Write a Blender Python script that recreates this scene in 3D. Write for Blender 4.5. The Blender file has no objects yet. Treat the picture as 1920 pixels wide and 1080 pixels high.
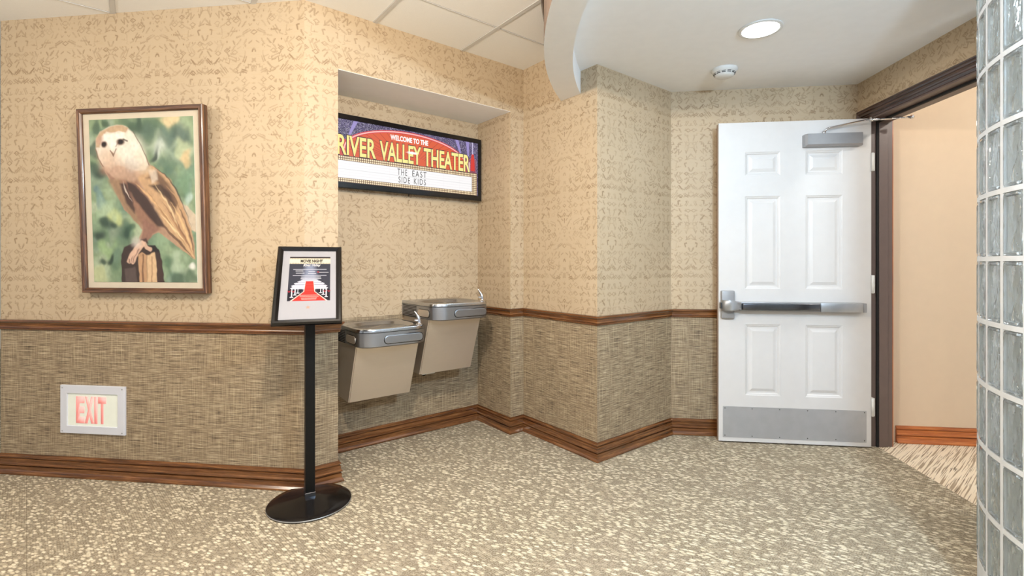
import bpy, bmesh, math, random
import numpy as np
from mathutils import Vector, Matrix
random.seed(7)
PI = math.pi
SC = bpy.context.scene
COL = SC.collection

# ------------------------------------------------------------------ camera, world, lights
cam_d = bpy.data.cameras.new('camera'); cam = bpy.data.objects.new('camera', cam_d); COL.objects.link(cam)
cam.location = (0, 0, 1.14); cam.rotation_euler = (PI/2, 0, 0.1195)
cam_d.sensor_width = 36; cam_d.lens = 16.99; cam_d.shift_y = -46/1920; cam_d.clip_start = 0.02
SC.camera = cam
SC.view_settings.view_transform = 'Standard'; SC.view_settings.look = 'None'
SC.view_settings.exposure = 0.30; SC.view_settings.gamma = 1; SC.view_settings.use_curve_mapping = False
W = bpy.data.worlds.new('world'); SC.world = W; W.use_nodes = True
W.node_tree.nodes['Background'].inputs[0].default_value = (0.88, 0.94, 1.0, 1)
W.node_tree.nodes['Background'].inputs[1].default_value = 0.52

def area(name, loc, size, power, color, rot=(0, 0, 0), spread=180, shape='DISK', size_y=None):
    d = bpy.data.lights.new(name, 'AREA'); d.shape = shape; d.size = size
    if size_y: d.size_y = size_y
    d.energy = power; d.color = color; d.spread = math.radians(spread)
    o = bpy.data.objects.new(name, d); COL.objects.link(o); o.location = loc; o.rotation_euler = rot
    return o
WARM = (1.0, 0.87, 0.72); NEUT = (1.0, 0.93, 0.84); COOL = (0.59, 0.80, 1.0)
def bulb(name, loc, power, color, r=0.05):
    d = bpy.data.lights.new(name, 'POINT'); d.energy = power; d.color = color; d.shadow_soft_size = r
    o = bpy.data.objects.new(name, d); COL.objects.link(o); o.location = loc; return o
bulb('ceiling_or_fill_lamp', (-0.45, 0.93, 2.16), 92, WARM, 0.03)
bulb('ceiling_or_fill_lamp', (-2.75, 0.75, 2.05), 31, WARM, 0.07)
area('downlight_lamp', (0.926, 2.495, 2.24), 0.10, 3.5, COOL)
bulb('entry_lamp', (1.05, 0.55, 1.98), 104, COOL, 0.05)
bulb('enclosure_fill', (2.25, 1.1, 2.0), 26, (0.80, 0.92, 1.0), 0.10)  # added unseen bulb in the enclosure, only brightens the glass blocks
bulb('hall_lamp', (2.65, 2.25, 2.42), 21, NEUT, 0.025)
bulb('ceiling_or_fill_lamp', (-0.7, -1.5, 1.95), 52, NEUT, 0.12)  # added fill bulb behind the camera, makes up for weak ambient light

# ------------------------------------------------------------------ plan of the room (metres)
def d2(a): return Vector((math.cos(math.radians(a)), math.sin(math.radians(a))))
P0 = Vector((-3.087, 2.288)); P1 = Vector((-1.326, 2.288)); K = Vector((-0.317, 3.297))
L = Vector((0.155, 2.824)); M = Vector((0.672, 3.341)); N = Vector((1.83, 3.341))
SJ0, SJ1, NZ = 0.168, 1.3136, 2.16
J0 = P1 + d2(45)*SJ0; J1 = P1 + d2(45)*SJ1
ND = 0.389
B0 = J0 + d2(135)*ND; B1 = J1 + d2(135)*ND          # back of the alcove
ZR, C1, C2, ZB = 0.837, 2.465, 2.289, 0.108

# ------------------------------------------------------------------ node helpers
class NT:
    def __init__(s, name):
        s.m = bpy.data.materials.new(name); s.m.use_nodes = True; s.t = s.m.node_tree
        s.b = s.t.nodes['Principled BSDF']
    def n(s, typ, **kw):
        x = s.t.nodes.new(typ)
        for k, v in kw.items(): setattr(x, k, v)
        return x
    def link(s, a, b): s.t.links.new(a, b)
    def put(s, sock, v):
        if v is None: return
        if isinstance(v, bpy.types.NodeSocket): s.link(v, sock)
        else: sock.default_value = v
    def m_(s, op, a, b=None, c=None, clamp=False):
        x = s.n('ShaderNodeMath', operation=op, use_clamp=clamp)
        s.put(x.inputs[0], a); s.put(x.inputs[1], b); s.put(x.inputs[2], c)
        return x.outputs[0]
    def add(s, a, b): return s.m_('ADD', a, b)
    def sub(s, a, b): return s.m_('SUBTRACT', a, b)
    def mul(s, a, b): return s.m_('MULTIPLY', a, b)
    def mx(s, a, b): return s.m_('MAXIMUM', a, b)
    def ab(s, a): return s.m_('ABSOLUTE', a)
    def lt(s, a, b): return s.m_('LESS_THAN', a, b)
    def gt(s, a, b): return s.m_('GREATER_THAN', a, b)
    def sm(s, v, lo, hi, o0=0.0, o1=1.0):
        x = s.n('ShaderNodeMapRange', interpolation_type='SMOOTHSTEP')
        s.put(x.inputs[0], v); x.inputs[1].default_value = lo; x.inputs[2].default_value = hi
        x.inputs[3].default_value = o0; x.inputs[4].default_value = o1
        return x.outputs[0]
    def uv(s): return s.n('ShaderNodeUVMap').outputs[0]
    def obj(s): return s.n('ShaderNodeTexCoord').outputs['Object']
    def geo(s): return s.n('ShaderNodeNewGeometry').outputs['Position']
    def sep(s, v):
        x = s.n('ShaderNodeSeparateXYZ'); s.link(v, x.inputs[0]); return x.outputs
    def comb(s, a, b, c=0.0):
        x = s.n('ShaderNodeCombineXYZ'); s.put(x.inputs[0], a); s.put(x.inputs[1], b); s.put(x.inputs[2], c); return x.outputs[0]
    def map(s, v, scale=(1, 1, 1), rot=(0, 0, 0), loc=(0, 0, 0)):
        x = s.n('ShaderNodeMapping'); s.link(v, x.inputs[0]); x.inputs[1].default_value = loc
        x.inputs[2].default_value = rot; x.inputs[3].default_value = scale; return x.outputs[0]
    def noise(s, v, scale, detail=2, rough=0.5, dist=0.0):
        x = s.n('ShaderNodeTexNoise'); s.link(v, x.inputs['Vector']); x.inputs['Scale'].default_value = scale
        x.inputs['Detail'].default_value = detail; x.inputs['Roughness'].default_value = rough
        x.inputs['Distortion'].default_value = dist; return x.outputs[0]
    def white(s, v):
        x = s.n('ShaderNodeTexWhiteNoise', noise_dimensions='3D'); s.link(v, x.inputs['Vector']); return x.outputs['Color']
    def mixc(s, f, a, b, mode='MIX'):
        x = s.n('ShaderNodeMix', data_type='RGBA', blend_type=mode)
        s.put(x.inputs[0], f); s.put(x.inputs[6], a); s.put(x.inputs[7], b); return x.outputs[2]
    def ramp(s, f, stops):
        x = s.n('ShaderNodeValToRGB'); s.link(f, x.inputs[0]); r = x.color_ramp
        while len(r.elements) < len(stops): r.elements.new(0.5)
        for e, (p, c) in zip(r.elements, stops): e.position = p; e.color = c
        return x.outputs[0]
    def bump(s, h, strength=0.3, dist=0.01):
        x = s.n('ShaderNodeBump'); x.inputs['Strength'].default_value = strength; x.inputs['Distance'].default_value = dist
        s.link(h, x.inputs['Height']); s.link(x.outputs[0], s.b.inputs['Normal'])
    def set(s, color=None, rough=None, metal=None, **kw):
        if color is not None: s.put(s.b.inputs['Base Color'], color)
        if rough is not None: s.put(s.b.inputs['Roughness'], rough)
        if metal is not None: s.put(s.b.inputs['Metallic'], metal)
        for k, v in kw.items(): s.put(s.b.inputs[k.replace('_', ' ')], v)
        return s.m
def srgb(r, g, b, a=1):
    f = lambda c: (c/255/12.92) if c/255 <= 0.04045 else ((c/255+0.055)/1.055)**2.4
    return (f(r), f(g), f(b), a)

MAT = {}
def simple(name, col, rough=0.5, metal=0.0, var=0.06, vs=18.0, **kw):
    n = NT(name); nz = n.noise(n.obj(), vs, 3)
    c = n.mixc(n.sm(nz, 0.3, 0.7), tuple(x*(1-var) for x in col[:3])+(1,), tuple(min(1, x*(1+var)) for x in col[:3])+(1,))
    MAT[name] = n.set(c, rough, metal, **kw); return MAT[name]

# --- wallpaper with small tribal motifs, mirrored repeat
def wallpaper():
    n = NT('wallpaper'); uv = n.uv(); u, v, _ = n.sep(uv)
    wob = n.noise(uv, 60, 1)
    uu = n.add(u, n.mul(n.sub(wob, 0.5), 0.006)); vv = n.add(v, n.mul(n.sub(n.noise(n.map(uv, loc=(5, 3, 0)), 60, 1), 0.5), 0.006))
    U = n.m_('PINGPONG', n.add(uu, 20.0), 0.272); V = n.m_('FLOORED_MODULO', n.add(vv, 5.0), 0.535)
    def layer(cs, seed, types, lw, ox, dens):
        a = n.m_('DIVIDE', n.add(U, ox), cs); b = n.m_('DIVIDE', V, cs)
        ia = n.m_('FLOOR', a); ib = n.m_('FLOOR', b)
        w = n.sep(n.white(n.comb(ia, ib, float(seed)))); w2 = n.sep(n.white(n.comb(ia, ib, float(seed)+3.3)))
        x0 = n.sub(n.sub(a, ia), n.add(0.5, n.mul(n.sub(w2[0], 0.5), 0.3))); y0 = n.sub(n.sub(b, ib), n.add(0.5, n.mul(n.sub(w2[1], 0.5), 0.3)))
        r = n.n('ShaderNodeVectorRotate', rotation_type='Z_AXIS'); n.link(n.comb(x0, y0), r.inputs['Vector'])
        n.link(n.mul(n.sub(w[0], 0.5), 2.6), r.inputs['Angle'])
        x, y, _ = n.sep(r.outputs[0]); ax, ay = n.ab(x), n.ab(y)
        def near(val, wd): return n.sm(n.ab(val), wd*0.6, wd*1.5, 1.0, 0.0)
        out = []
        for t in types:
            if t == 'diamond':
                dd = n.add(n.ab(x0), n.mul(n.ab(y0), 1.35)); k = near(n.sub(dd, 0.30), lw)
            elif t == 'bar': k = n.mul(near(x, lw), n.lt(ay, 0.40))
            elif t == 'double': k = n.mul(near(n.sub(ax, 0.10), lw*0.7), n.lt(ay, 0.36))
            elif t == 'chev': k = n.mul(near(n.add(n.sub(y, n.mul(ax, 1.3)), 0.18), lw), n.lt(ax, 0.30))
            elif t == 'dot': k = n.sm(n.add(n.mul(n.ab(x0), 1.7), n.ab(y0)), 0.10, 0.18, 1.0, 0.0)
            elif t == 'hook': k = n.mx(n.mul(near(n.sub(x, 0.12), lw), n.lt(ay, 0.28)), n.mul(near(n.sub(y, 0.25), lw), n.lt(n.ab(n.sub(x, -0.02)), 0.17)))
            elif t == 'zig': k = n.mul(near(n.sub(n.m_('PINGPONG', n.add(x, 5.0), 0.14), n.add(0.07, n.mul(y, 0.8))), lw), n.lt(ay, 0.22))
            out.append(k)
        tot = None; ns = len(out)
        for i, k in enumerate(out):
            sel = n.mul(n.gt(w[1], i/ns*dens), n.m_('LESS_THAN', w[1], (i+1)/ns*dens))
            q = n.mul(k, sel); tot = q if tot is None else n.add(tot, q)
        return n.mul(tot, n.add(0.55, n.mul(w[2], 0.45)))
    l1 = layer(0.0495, 1, ['diamond', 'chev', 'bar', 'hook', 'diamond', 'double', 'dot'], 0.072, 0.0, 0.90)
    l2 = layer(0.0680, 9, ['double', 'chev', 'zig', 'bar', 'dot'], 0.056, 0.013, 0.75)
    l3 = layer(0.0302, 17, ['bar', 'dot', 'chev', 'zig'], 0.095, 0.009, 0.60)
    pat = n.mx(n.mx(l1, n.mul(l2, 0.7)), n.mul(l3, 0.8))
    fade = n.sm(n.noise(uv, 9, 3, 0.6), 0.30, 0.62, 0.30, 1.0)
    pat = n.mul(pat, fade)
    dash = n.sm(n.noise(n.map(uv, scale=(14, 190, 1)), 1.0, 2, 0.6), 0.54, 0.72)
    base = n.mixc(n.noise(uv, 3.5, 3), srgb(190, 171, 144), srgb(178, 158, 130))
    base = n.mixc(n.mul(dash, 0.30), base, srgb(176, 150, 112))
    c = n.mixc(n.mul(pat, 0.72), base, srgb(114, 88, 58))
    MAT['paper'] = n.set(c, 0.55)
    n.b.inputs['Specular IOR Level'].default_value = 0.35
    n.bump(n.add(n.mul(dash, 0.5), pat), 0.12, 0.002)
wallpaper()
def linen():
    n = NT('woven_linen'); uv = n.uv()
    h = n.noise(n.map(uv, scale=(9, 260, 1)), 1.0, 3, 0.65); h2 = n.noise(n.map(uv, scale=(26, 620, 1)), 1.0, 2, 0.6)
    v = n.noise(n.map(uv, scale=(300, 7, 1)), 1.0, 2, 0.6)
    t = n.add(n.mul(h, 0.55), n.add(n.mul(h2, 0.25), n.mul(v, 0.20)))
    c = n.ramp(t, [(0.38, srgb(62, 50, 37)), (0.46, srgb(120, 102, 80)), (0.54, srgb(156, 138, 111)), (0.63, srgb(198, 182, 153))])
    vs = n.sm(n.noise(n.map(uv, scale=(520, 3.5, 1)), 1.0, 1), 0.63, 0.72)
    c = n.mixc(n.mul(vs, 0.55), c, srgb(204, 186, 150))
    MAT['linen'] = n.set(c, 0.7); n.bump(t, 0.25, 0.003)
linen()
def carpet():
    n = NT('loop_carpet'); p = n.geo(); x, y, _ = n.sep(p)
    r = n.n('ShaderNodeVectorRotate', rotation_type='Z_AXIS'); n.link(p, r.inputs['Vector']); r.inputs['Angle'].default_value = math.radians(38)
    q = r.outputs[0]
    # square carpet tiles, quarter turned
    qx, qy, _ = n.sep(q); ts = 0.60
    tx = n.m_('FLOOR', n.m_('DIVIDE', qx, ts)); ty = n.m_('FLOOR', n.m_('DIVIDE', qy, ts))
    par = n.m_('FLOORED_MODULO', n.add(tx, ty), 2.0)
    def mixv(a, b):
        k = n.n('ShaderNodeMix', data_type='FLOAT'); n.link(par, k.inputs[0]); n.link(a, k.inputs[2]); n.link(b, k.inputs[3]); return k.outputs[0]
    a_ = mixv(qx, qy); b_ = mixv(qy, qx)
    rib = n.m_('SINE', n.mul(a_, 2*PI/0.0085)); rib01 = n.add(n.mul(rib, 0.5), 0.5)
    rowx = n.noise(p, 40, 1)
    vec = n.comb(n.mul(n.add(x, n.mul(rowx, 0.008)), 1/0.0250), n.mul(n.add(y, n.mul(x, 0.25)), 1/0.0130))
    vo = n.n('ShaderNodeTexVoronoi', feature='F1'); n.link(vec, vo.inputs['Vector']); vo.inputs['Scale'].default_value = 1.0; vo.inputs['Randomness'].default_value = 1.0
    cr = n.sep(vo.outputs['Color'])
    dens = n.sm(n.noise(n.map(q, scale=(1.0, 2.4, 1)), 5.0, 4, 0.65), 0.38, 0.60, 0.40, -0.25)
    fl = n.mul(n.sm(n.add(vo.outputs['Distance'], n.mul(n.sub(n.noise(p, 220, 1), 0.5), 0.35)), 0.30, 0.52, 1.0, 0.0), n.sm(n.sub(cr[0], dens), 0.14, 0.50))
    edge = n.mul(n.sm(vo.outputs['Distance'], 0.42, 0.62), 1.0)
    ground = n.mixc(n.mul(rib01, 0.55), srgb(180, 165, 140), srgb(118, 102, 79))
    ground = n.mixc(n.mul(edge, 0.68), ground, srgb(88, 75, 57))
    ground = n.mixc(n.sm(n.noise(p, 160, 2), 0.3, 0.75), ground, srgb(168, 157, 138))
    c = n.mixc(n.mul(fl, 0.9), ground, n.mixc(cr[1], srgb(232, 221, 197), srgb(202, 189, 162)))
    sx = n.ab(n.sub(n.m_('FLOORED_MODULO', qx, ts), 0.0)); sy = n.m_('FLOORED_MODULO', qy, ts)
    seam = n.mx(n.lt(sx, 0.0018), n.lt(sy, 0.0018))
    c = n.mixc(n.mul(seam, 0.35), c, srgb(60, 50, 38))
    MAT['carpet'] = n.set(c, 0.95); n.b.inputs['Specular IOR Level'].default_value = 0.1
    n.bump(n.add(n.mul(fl, 1.0), n.mul(rib01, 0.35)), 0.55, 0.006)
carpet()
def hall_carpet():
    n = NT('striped_carpet'); p = n.geo()
    q = n.map(p, rot=(0, 0, math.radians(-46)))
    s1 = n.noise(n.map(q, scale=(3.5, 150, 1)), 1.0, 1, 0.5); s2 = n.noise(n.map(q, scale=(6, 120, 1), loc=(3, 7, 0)), 1.0, 1, 0.6)
    c = n.mixc(n.sm(s1, 0.50, 0.60), srgb(236, 220, 196), srgb(166, 146, 122))
    c = n.mixc(n.sm(s2, 0.62, 0.72), c, srgb(116, 98, 80))
    MAT['hallcarpet'] = n.set(c, 0.95); n.bump(s1, 0.4, 0.004)
hall_carpet()
def wood(name, dark, mid, light, rough=0.32):
    n = NT(name); uv = n.uv()
    g = n.noise(n.map(uv, scale=(4, 90, 1)), 1.0, 4, 0.6, 0.6); f = n.noise(n.map(uv, scale=(16, 420, 1)), 1.0, 2, 0.5)
    t = n.add(n.mul(g, 0.7), n.mul(f, 0.3))
    c = n.ramp(t, [(0.32, dark), (0.5, mid), (0.68, light)])
    MAT[name] = n.set(c, rough); n.b.inputs['Coat Weight'].default_value = 0.5; n.b.inputs['Coat Roughness'].default_value = 0.15
wood('wood', srgb(58, 32, 17), srgb(104, 64, 34), srgb(146, 98, 56), 0.2)
wood('darkwood', srgb(26, 14, 10), srgb(50, 28, 20), srgb(80, 48, 36))
wood('framewood', srgb(34, 18, 10), srgb(84, 52, 32), srgb(140, 98, 64), 0.5)
wood('orangewood', srgb(120, 58, 22), srgb(176, 96, 42), srgb(206, 130, 66), 0.35)
simple('drywall', srgb(240, 240, 240), 0.9, var=0.01)
simple('tile', srgb(242, 242, 240), 0.95, var=0.015, vs=240)
simple('tbar', srgb(206, 205, 202), 0.5, var=0.01)
simple('tbar_gap', srgb(140, 140, 142), 0.8)
simple('peach', srgb(208, 186, 160), 0.8, var=0.01)
simple('taupe', srgb(122, 104, 92), 0.6, var=0.03)
simple('jamb', srgb(98, 82, 76), 0.4, var=0.03)
simple('cream', srgb(230, 224, 210), 0.8, var=0.02)
simple('black', srgb(9, 9, 9), 0.4, var=0.1, Specular_IOR_Level=0.25)
simple('gasket', srgb(6, 5, 5), 0.8, var=0.1)
simple('gloss_black', srgb(14, 12, 13), 0.18, var=0.1)
simple('doorwhite', srgb(206, 204, 203), 0.35, var=0.01)
simple('doorback', srgb(118, 80, 50), 0.5, var=0.1)
simple('alu', srgb(176, 178, 182), 0.38, 0.85, var=0.04)
simple('alu_paint', srgb(150, 150, 152), 0.4, 0.35, var=0.03)
simple('kick', srgb(176, 177, 180), 0.42, 0.45, var=0.03)
simple('chrome', srgb(222, 222, 226), 0.10, 1.0, var=0.01)
simple('darksteel', srgb(108, 110, 116), 0.22, 0.95, var=0.05)
simple('plate', srgb(204, 206, 214), 0.5, var=0.01)
simple('ivory', srgb(224, 228, 216), 0.5, var=0.02, Emission_Color=srgb(226, 230, 222), Emission_Strength=0.05)
simple('mat_board', srgb(200, 188, 168), 0.85, var=0.02)
simple('paper_white', srgb(228, 226, 226), 0.5, var=0.01)
simple('plastic_white', srgb(220, 220, 218), 0.5, var=0.01)
simple('slot', srgb(30, 30, 30), 0.8)
simple('mortar', srgb(206, 209, 212), 0.8, var=0.03)
simple('exit_red', srgb(250, 172, 168), 0.5, var=0.03, Emission_Color=srgb(255, 130, 125), Emission_Strength=0.35)
def steel(name, col, rough, metal=1.0, axis=(2, 240, 2)):
    n = NT(name); o = n.obj()
    g = n.noise(n.map(o, scale=axis), 1.0, 3, 0.6)
    c = n.mixc(g, tuple(x*0.9 for x in col[:3])+(1,), col)
    MAT[name] = n.set(c, n.sm(g, 0.2, 0.8, rough*0.85, rough*1.2), metal)
steel('steel', srgb(168, 170, 176), 0.34, 1.0, (3, 3, 260))
steel('satin', srgb(226, 216, 204), 0.40, 0.85, (3, 3, 200))
steel('bowl', srgb(190, 192, 196), 0.22, 1.0, (20, 20, 20))
def glassblock():
    n = NT('glass_block')
    o = n.obj(); w = n.noise(n.map(o, scale=(13, 13, 8)), 1.0, 0, 0.4, 1.2); w2 = n.noise(n.map(o, scale=(34, 34, 20), loc=(4, 2, 1)), 1.0, 0, 0.5, 1.0)
    n.set((0.90, 0.96, 0.97, 1), 0.03, 0.0); n.b.inputs['Transmission Weight'].default_value = 0.9; n.b.inputs['IOR'].default_value = 1.5
    n.bump(n.add(w, n.mul(w2, 0.25)), 0.7, 0.014)
    MAT['glassblock'] = n.m
glassblock()
def lampmat(name, col, s):
    n = NT(name); n.set((0.9, 0.9, 0.9, 1), 0.5, Emission_Color=col, Emission_Strength=s); MAT[name] = n.m
lampmat('lamp', (1, 0.99, 0.97, 1), 6.0)
def glassmat():
    n = NT('picture_glass'); t = n.t
    g = n.n('ShaderNodeBsdfGlossy'); g.inputs['Roughness'].default_value = 0.02
    tr = n.n('ShaderNodeBsdfTransparent'); mx = n.n('ShaderNodeMixShader'); lw = n.n('ShaderNodeLayerWeight'); fr = n.n('ShaderNodeMapRange'); n.link(n.m_('POWER', lw.outputs['Facing'], 4.0), fr.inputs[0]); fr.inputs[3].default_value = 0.012; fr.inputs[4].default_value = 0.4
    n.link(fr.outputs[0], mx.inputs[0]); n.link(tr.outputs[0], mx.inputs[1]); n.link(g.outputs[0], mx.inputs[2])
    n.link(mx.outputs[0], t.nodes['Material Output'].inputs[0]); MAT['clearglass'] = n.m
glassmat()
def vcol(name, rough=0.6, emit=0.0):
    n = NT(name); a = n.n('ShaderNodeAttribute', attribute_name='paint')
    if emit: n.set((0.02, 0.02, 0.02, 1), rough, Emission_Color=a.outputs[0], Emission_Strength=emit)
    else: n.set(a.outputs[0], rough)
    MAT[name] = n.m
vcol('painted_sheet', 0.6); vcol('matte_sheet', 0.95); MAT['matte_sheet'].node_tree.nodes['Principled BSDF'].inputs['Specular IOR Level'].default_value = 0.1; vcol('backlit_screen', 0.4, 0.8)
for nm, c, e in (('lit_yellow', srgb(255, 240, 150), 0.8), ('lit_white', srgb(255, 252, 250), 0.85), ('lit_dark', srgb(50, 22, 60), 0.8), ('lit_grey', srgb(70, 66, 64), 0.8)):
    n = NT(nm); n.set((0.02, 0.02, 0.02, 1), 0.5, Emission_Color=c, Emission_Strength=e); MAT[nm] = n.m
simple('ink', srgb(20, 18, 18), 0.6); simple('ink_white', srgb(190, 188, 190), 0.6, var=0.01); simple('ink_star', srgb(158, 126, 108), 0.6)

# ------------------------------------------------------------------ mesh helpers
class MB:
    def __init__(s): s.bm = bmesh.new(); s.uv = s.bm.loops.layers.uv.new('UVMap'); s.mi = 0
    def face(s, pts, uvs=None, mi=None, smooth=False):
        vs = [s.bm.verts.new(p) for p in pts]
        f = s.bm.faces.new(vs); f.material_index = s.mi if mi is None else mi; f.smooth = smooth
        if uvs:
            for l, t in zip(f.loops, uvs): l[s.uv].uv = t
        return f
    def grid(s, rows, closed=False, uvs=None, smooth=True, mi=None, cap0=False, cap1=False):
        V = [[s.bm.verts.new(p) for p in r] for r in rows]; n = len(rows[0]); m_ = s.mi if mi is None else mi
        for i in range(len(rows)-1):
            for j in range(n if closed else n-1):
                k = (j+1) % n
                try: f = s.bm.faces.new((V[i][j], V[i][k], V[i+1][k], V[i+1][j]))
                except ValueError: continue
                f.smooth = smooth; f.material_index = m_
                if uvs:
                    a = uvs[i][j]; b = uvs[i][k] if k else (uvs[i][j][0], uvs[i][j][1]+0.05); c = uvs[i+1][k] if k else (uvs[i+1][j][0], uvs[i+1][j][1]+0.05); e = uvs[i+1][j]
                    for l, t in zip(f.loops, (a, b, c, e)): l[s.uv].uv = t
        for flag, r in ((cap0, V[0]), (cap1, V[-1])):
            if flag:
                f = s.bm.faces.new(r); f.material_index = m_
        return V
    def prism(s, poly, z0, z1, mi=None):
        n = len(poly); m_ = s.mi if mi is None else mi
        lo = [s.bm.verts.new((p[0], p[1], z0)) for p in poly]; hi = [s.bm.verts.new((p[0], p[1], z1)) for p in poly]
        fs = [s.bm.faces.new(lo[::-1]), s.bm.faces.new(hi)]
        for i in range(n):
            j = (i+1) % n; fs.append(s.bm.faces.new((lo[i], lo[j], hi[j], hi[i])))
        for f in fs: f.material_index = m_
        acc = 0
        for i in range(n):
            j = (i+1) % n; ln = math.dist(poly[i][:2], poly[j][:2]); f = fs[2+i]
            for l, t in zip(f.loops, ((acc, z0), (acc+ln, z0), (acc+ln, z1), (acc, z1))): l[s.uv].uv = t
            acc += ln
        for f in fs[:2]:
            for l in f.loops: l[s.uv].uv = (l.vert.co.x, l.vert.co.y)
        return fs
    def box(s, a, b, bev=0.0, seg=2, mi=None):
        c = [(a[i]+b[i])/2 for i in range(3)]; d = [abs(b[i]-a[i]) for i in range(3)]
        r = bmesh.ops.create_cube(s.bm, size=1.0, matrix=Matrix.Translation(c) @ Matrix.Diagonal((d[0], d[1], d[2], 1)))
        vs = r['verts']; fs = set(f for v in vs for f in v.link_faces)
        for f in fs: f.material_index = s.mi if mi is None else mi
        ax = max(range(3), key=lambda i: d[i])
        for f in fs:
            for l in f.loops:
                co = l.vert.co; o = [co[i] for i in range(3) if i != ax]
                l[s.uv].uv = (co[ax], o[0]+o[1])
        if bev > 0:
            es = set(e for v in vs for e in v.link_edges)
            bmesh.ops.bevel(s.bm, geom=list(es), offset=bev, segments=seg, affect='EDGES', profile=0.5)
        return s
    def tube(s, pts, rad, n=12, caps=True, mi=None):
        pts = [Vector(p) for p in pts]; rad = rad if isinstance(rad, (list, tuple)) else [rad]*len(pts)
        rows = []; up = None
        for i, p in enumerate(pts):
            t = (pts[min(i+1, len(pts)-1)] - pts[max(i-1, 0)]).normalized()
            if up is None: up = Vector((0, 0, 1)) if abs(t.z) < 0.9 else Vector((1, 0, 0))
            a = t.cross(up).normalized(); b = a.cross(t).normalized(); up = b
            rows.append([p + (a*math.cos(2*PI*k/n)+b*math.sin(2*PI*k/n))*rad[i] for k in range(n)])
        s.grid(rows, closed=True, cap0=caps, cap1=caps, mi=mi); return s
    def lathe(s, prof, n=48, center=(0, 0), mi=None, cap0=False, cap1=False):
        rows = [[(center[0]+r*math.cos(2*PI*k/n), center[1]+r*math.sin(2*PI*k/n), z) for k in range(n)] for r, z in prof]
        s.grid(rows, closed=True, cap0=cap0, cap1=cap1, mi=mi); return s
    def sweep(s, path, prof, mapf, closed=False, i0=None, i1=None, smooth=False, mi=None, flip=False):
        P = [Vector(p) for p in path]; n = len(P)
        def nrm(a, b):
            d = (b-a).normalized(); return Vector((d.y, -d.x))
        offs = []
        for i in range(n):
            if closed: a = nrm(P[i-1], P[i]); b = nrm(P[i], P[(i+1) % n])
            else:
                a = nrm(P[i-1], P[i]) if i > 0 else None; b = nrm(P[i], P[i+1]) if i < n-1 else None
                a = a or b; b = b or a
            offs.append((a+b)/(1+a.dot(b)))
        idx = list(range(n))+([0] if closed else [])
        cum = [0]
        for k in range(1, len(idx)): cum.append(cum[-1]+(P[idx[k]]-P[idx[k-1]]).length)
        vv = [0]
        for k in range(1, len(prof)): vv.append(vv[-1]+math.dist(prof[k], prof[k-1]))
        lo = 0 if i0 is None else i0; hi = len(idx)-1 if i1 is None else i1
        for k in range(lo, hi):
            rows = []; uvs = []
            for q in (k, k+1):
                i = idx[q]; rows.append([mapf(P[i].x+offs[i].x*o, P[i].y+offs[i].y*o, h) for o, h in prof]); uvs.append([(cum[q], v) for v in vv])
            s.grid(rows, closed=False, uvs=uvs, smooth=smooth, mi=mi)
            if not closed and k == lo: s.face(rows[0])
            if not closed and k == hi-1: s.face(rows[1][::-1])
        return s
    def build(s, name, mats, parent=None, loc=None, rot=None, smooth_angle=None, recalc=True):
        if recalc:
            bmesh.ops.remove_doubles(s.bm, verts=s.bm.verts, dist=1e-6)
            bmesh.ops.recalc_face_normals(s.bm, faces=s.bm.faces)
        me = bpy.data.meshes.new(name); s.bm.to_mesh(me); s.bm.free()
        for m in (mats if isinstance(mats, (list, tuple)) else [mats]): me.materials.append(MAT[m] if isinstance(m, str) else m)
        if smooth_angle is not None:
            for p in me.polygons: p.use_smooth = True
            try: me.set_sharp_from_angle(angle=math.radians(smooth_angle))
            except Exception: pass
        o = bpy.data.objects.new(name, me); COL.objects.link(o)
        if parent: o.parent = parent
        if loc: o.location = loc
        if rot: o.rotation_euler = rot
        return o
def root(name, label, cat, loc, rot=(0, 0, 0), group=None, kind=None):
    o = bpy.data.objects.new(name, None); COL.objects.link(o); o.location = loc; o.rotation_euler = rot
    o.empty_display_size = 0.1
    o['label'] = label; o['category'] = cat
    if group: o['group'] = group
    if kind: o['kind'] = kind
    return o
def struct(o): o['kind'] = 'structure'; return o

FONT_BOLD = {}
def text_mesh(txt, w, h, depth, name, mat, parent, loc, rot=(PI/2, 0, 0), bold=0.0, shear=0.0, spacing=1.0, label=None):
    cu = bpy.data.curves.new('txt', 'FONT'); cu.body = txt; cu.size = 1; cu.offset = bold; cu.shear = shear; cu.space_character = spacing
    cu.resolution_u = 4
    to = bpy.data.objects.new('txt', cu); COL.objects.link(to)
    dg = bpy.context.evaluated_depsgraph_get(); dg.update()
    me = bpy.data.meshes.new_from_object(to.evaluated_get(dg)); bpy.data.objects.remove(to)
    co = np.empty(len(me.vertices)*3); me.vertices.foreach_get('co', co); co = co.reshape(-1, 3)
    mn, mxx = co.min(0), co.max(0)
    co[:, 0] = (co[:, 0]-mn[0])/(mxx[0]-mn[0])*w; co[:, 1] = (co[:, 1]-mn[1])/(mxx[1]-mn[1])*h; co[:, 2] = 0
    me.vertices.foreach_set('co', co.ravel()); me.update()
    bm = bmesh.new(); bm.from_mesh(me); bmesh.ops.remove_doubles(bm, verts=bm.verts, dist=1e-5)
    r = bmesh.ops.extrude_face_region(bm, geom=bm.faces[:]); bmesh.ops.translate(bm, verts=[g for g in r['geom'] if isinstance(g, bmesh.types.BMVert)], vec=(0, 0, depth))
    bmesh.ops.recalc_face_normals(bm, faces=bm.faces); bm.to_mesh(me); bm.free()
    me.materials.clear(); me.materials.append(MAT[mat]); me.name = name
    o = bpy.data.objects.new(name, me); COL.objects.link(o); o.parent = parent; o.location = loc; o.rotation_euler = rot
    if label: o['label'] = label
    return o

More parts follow.
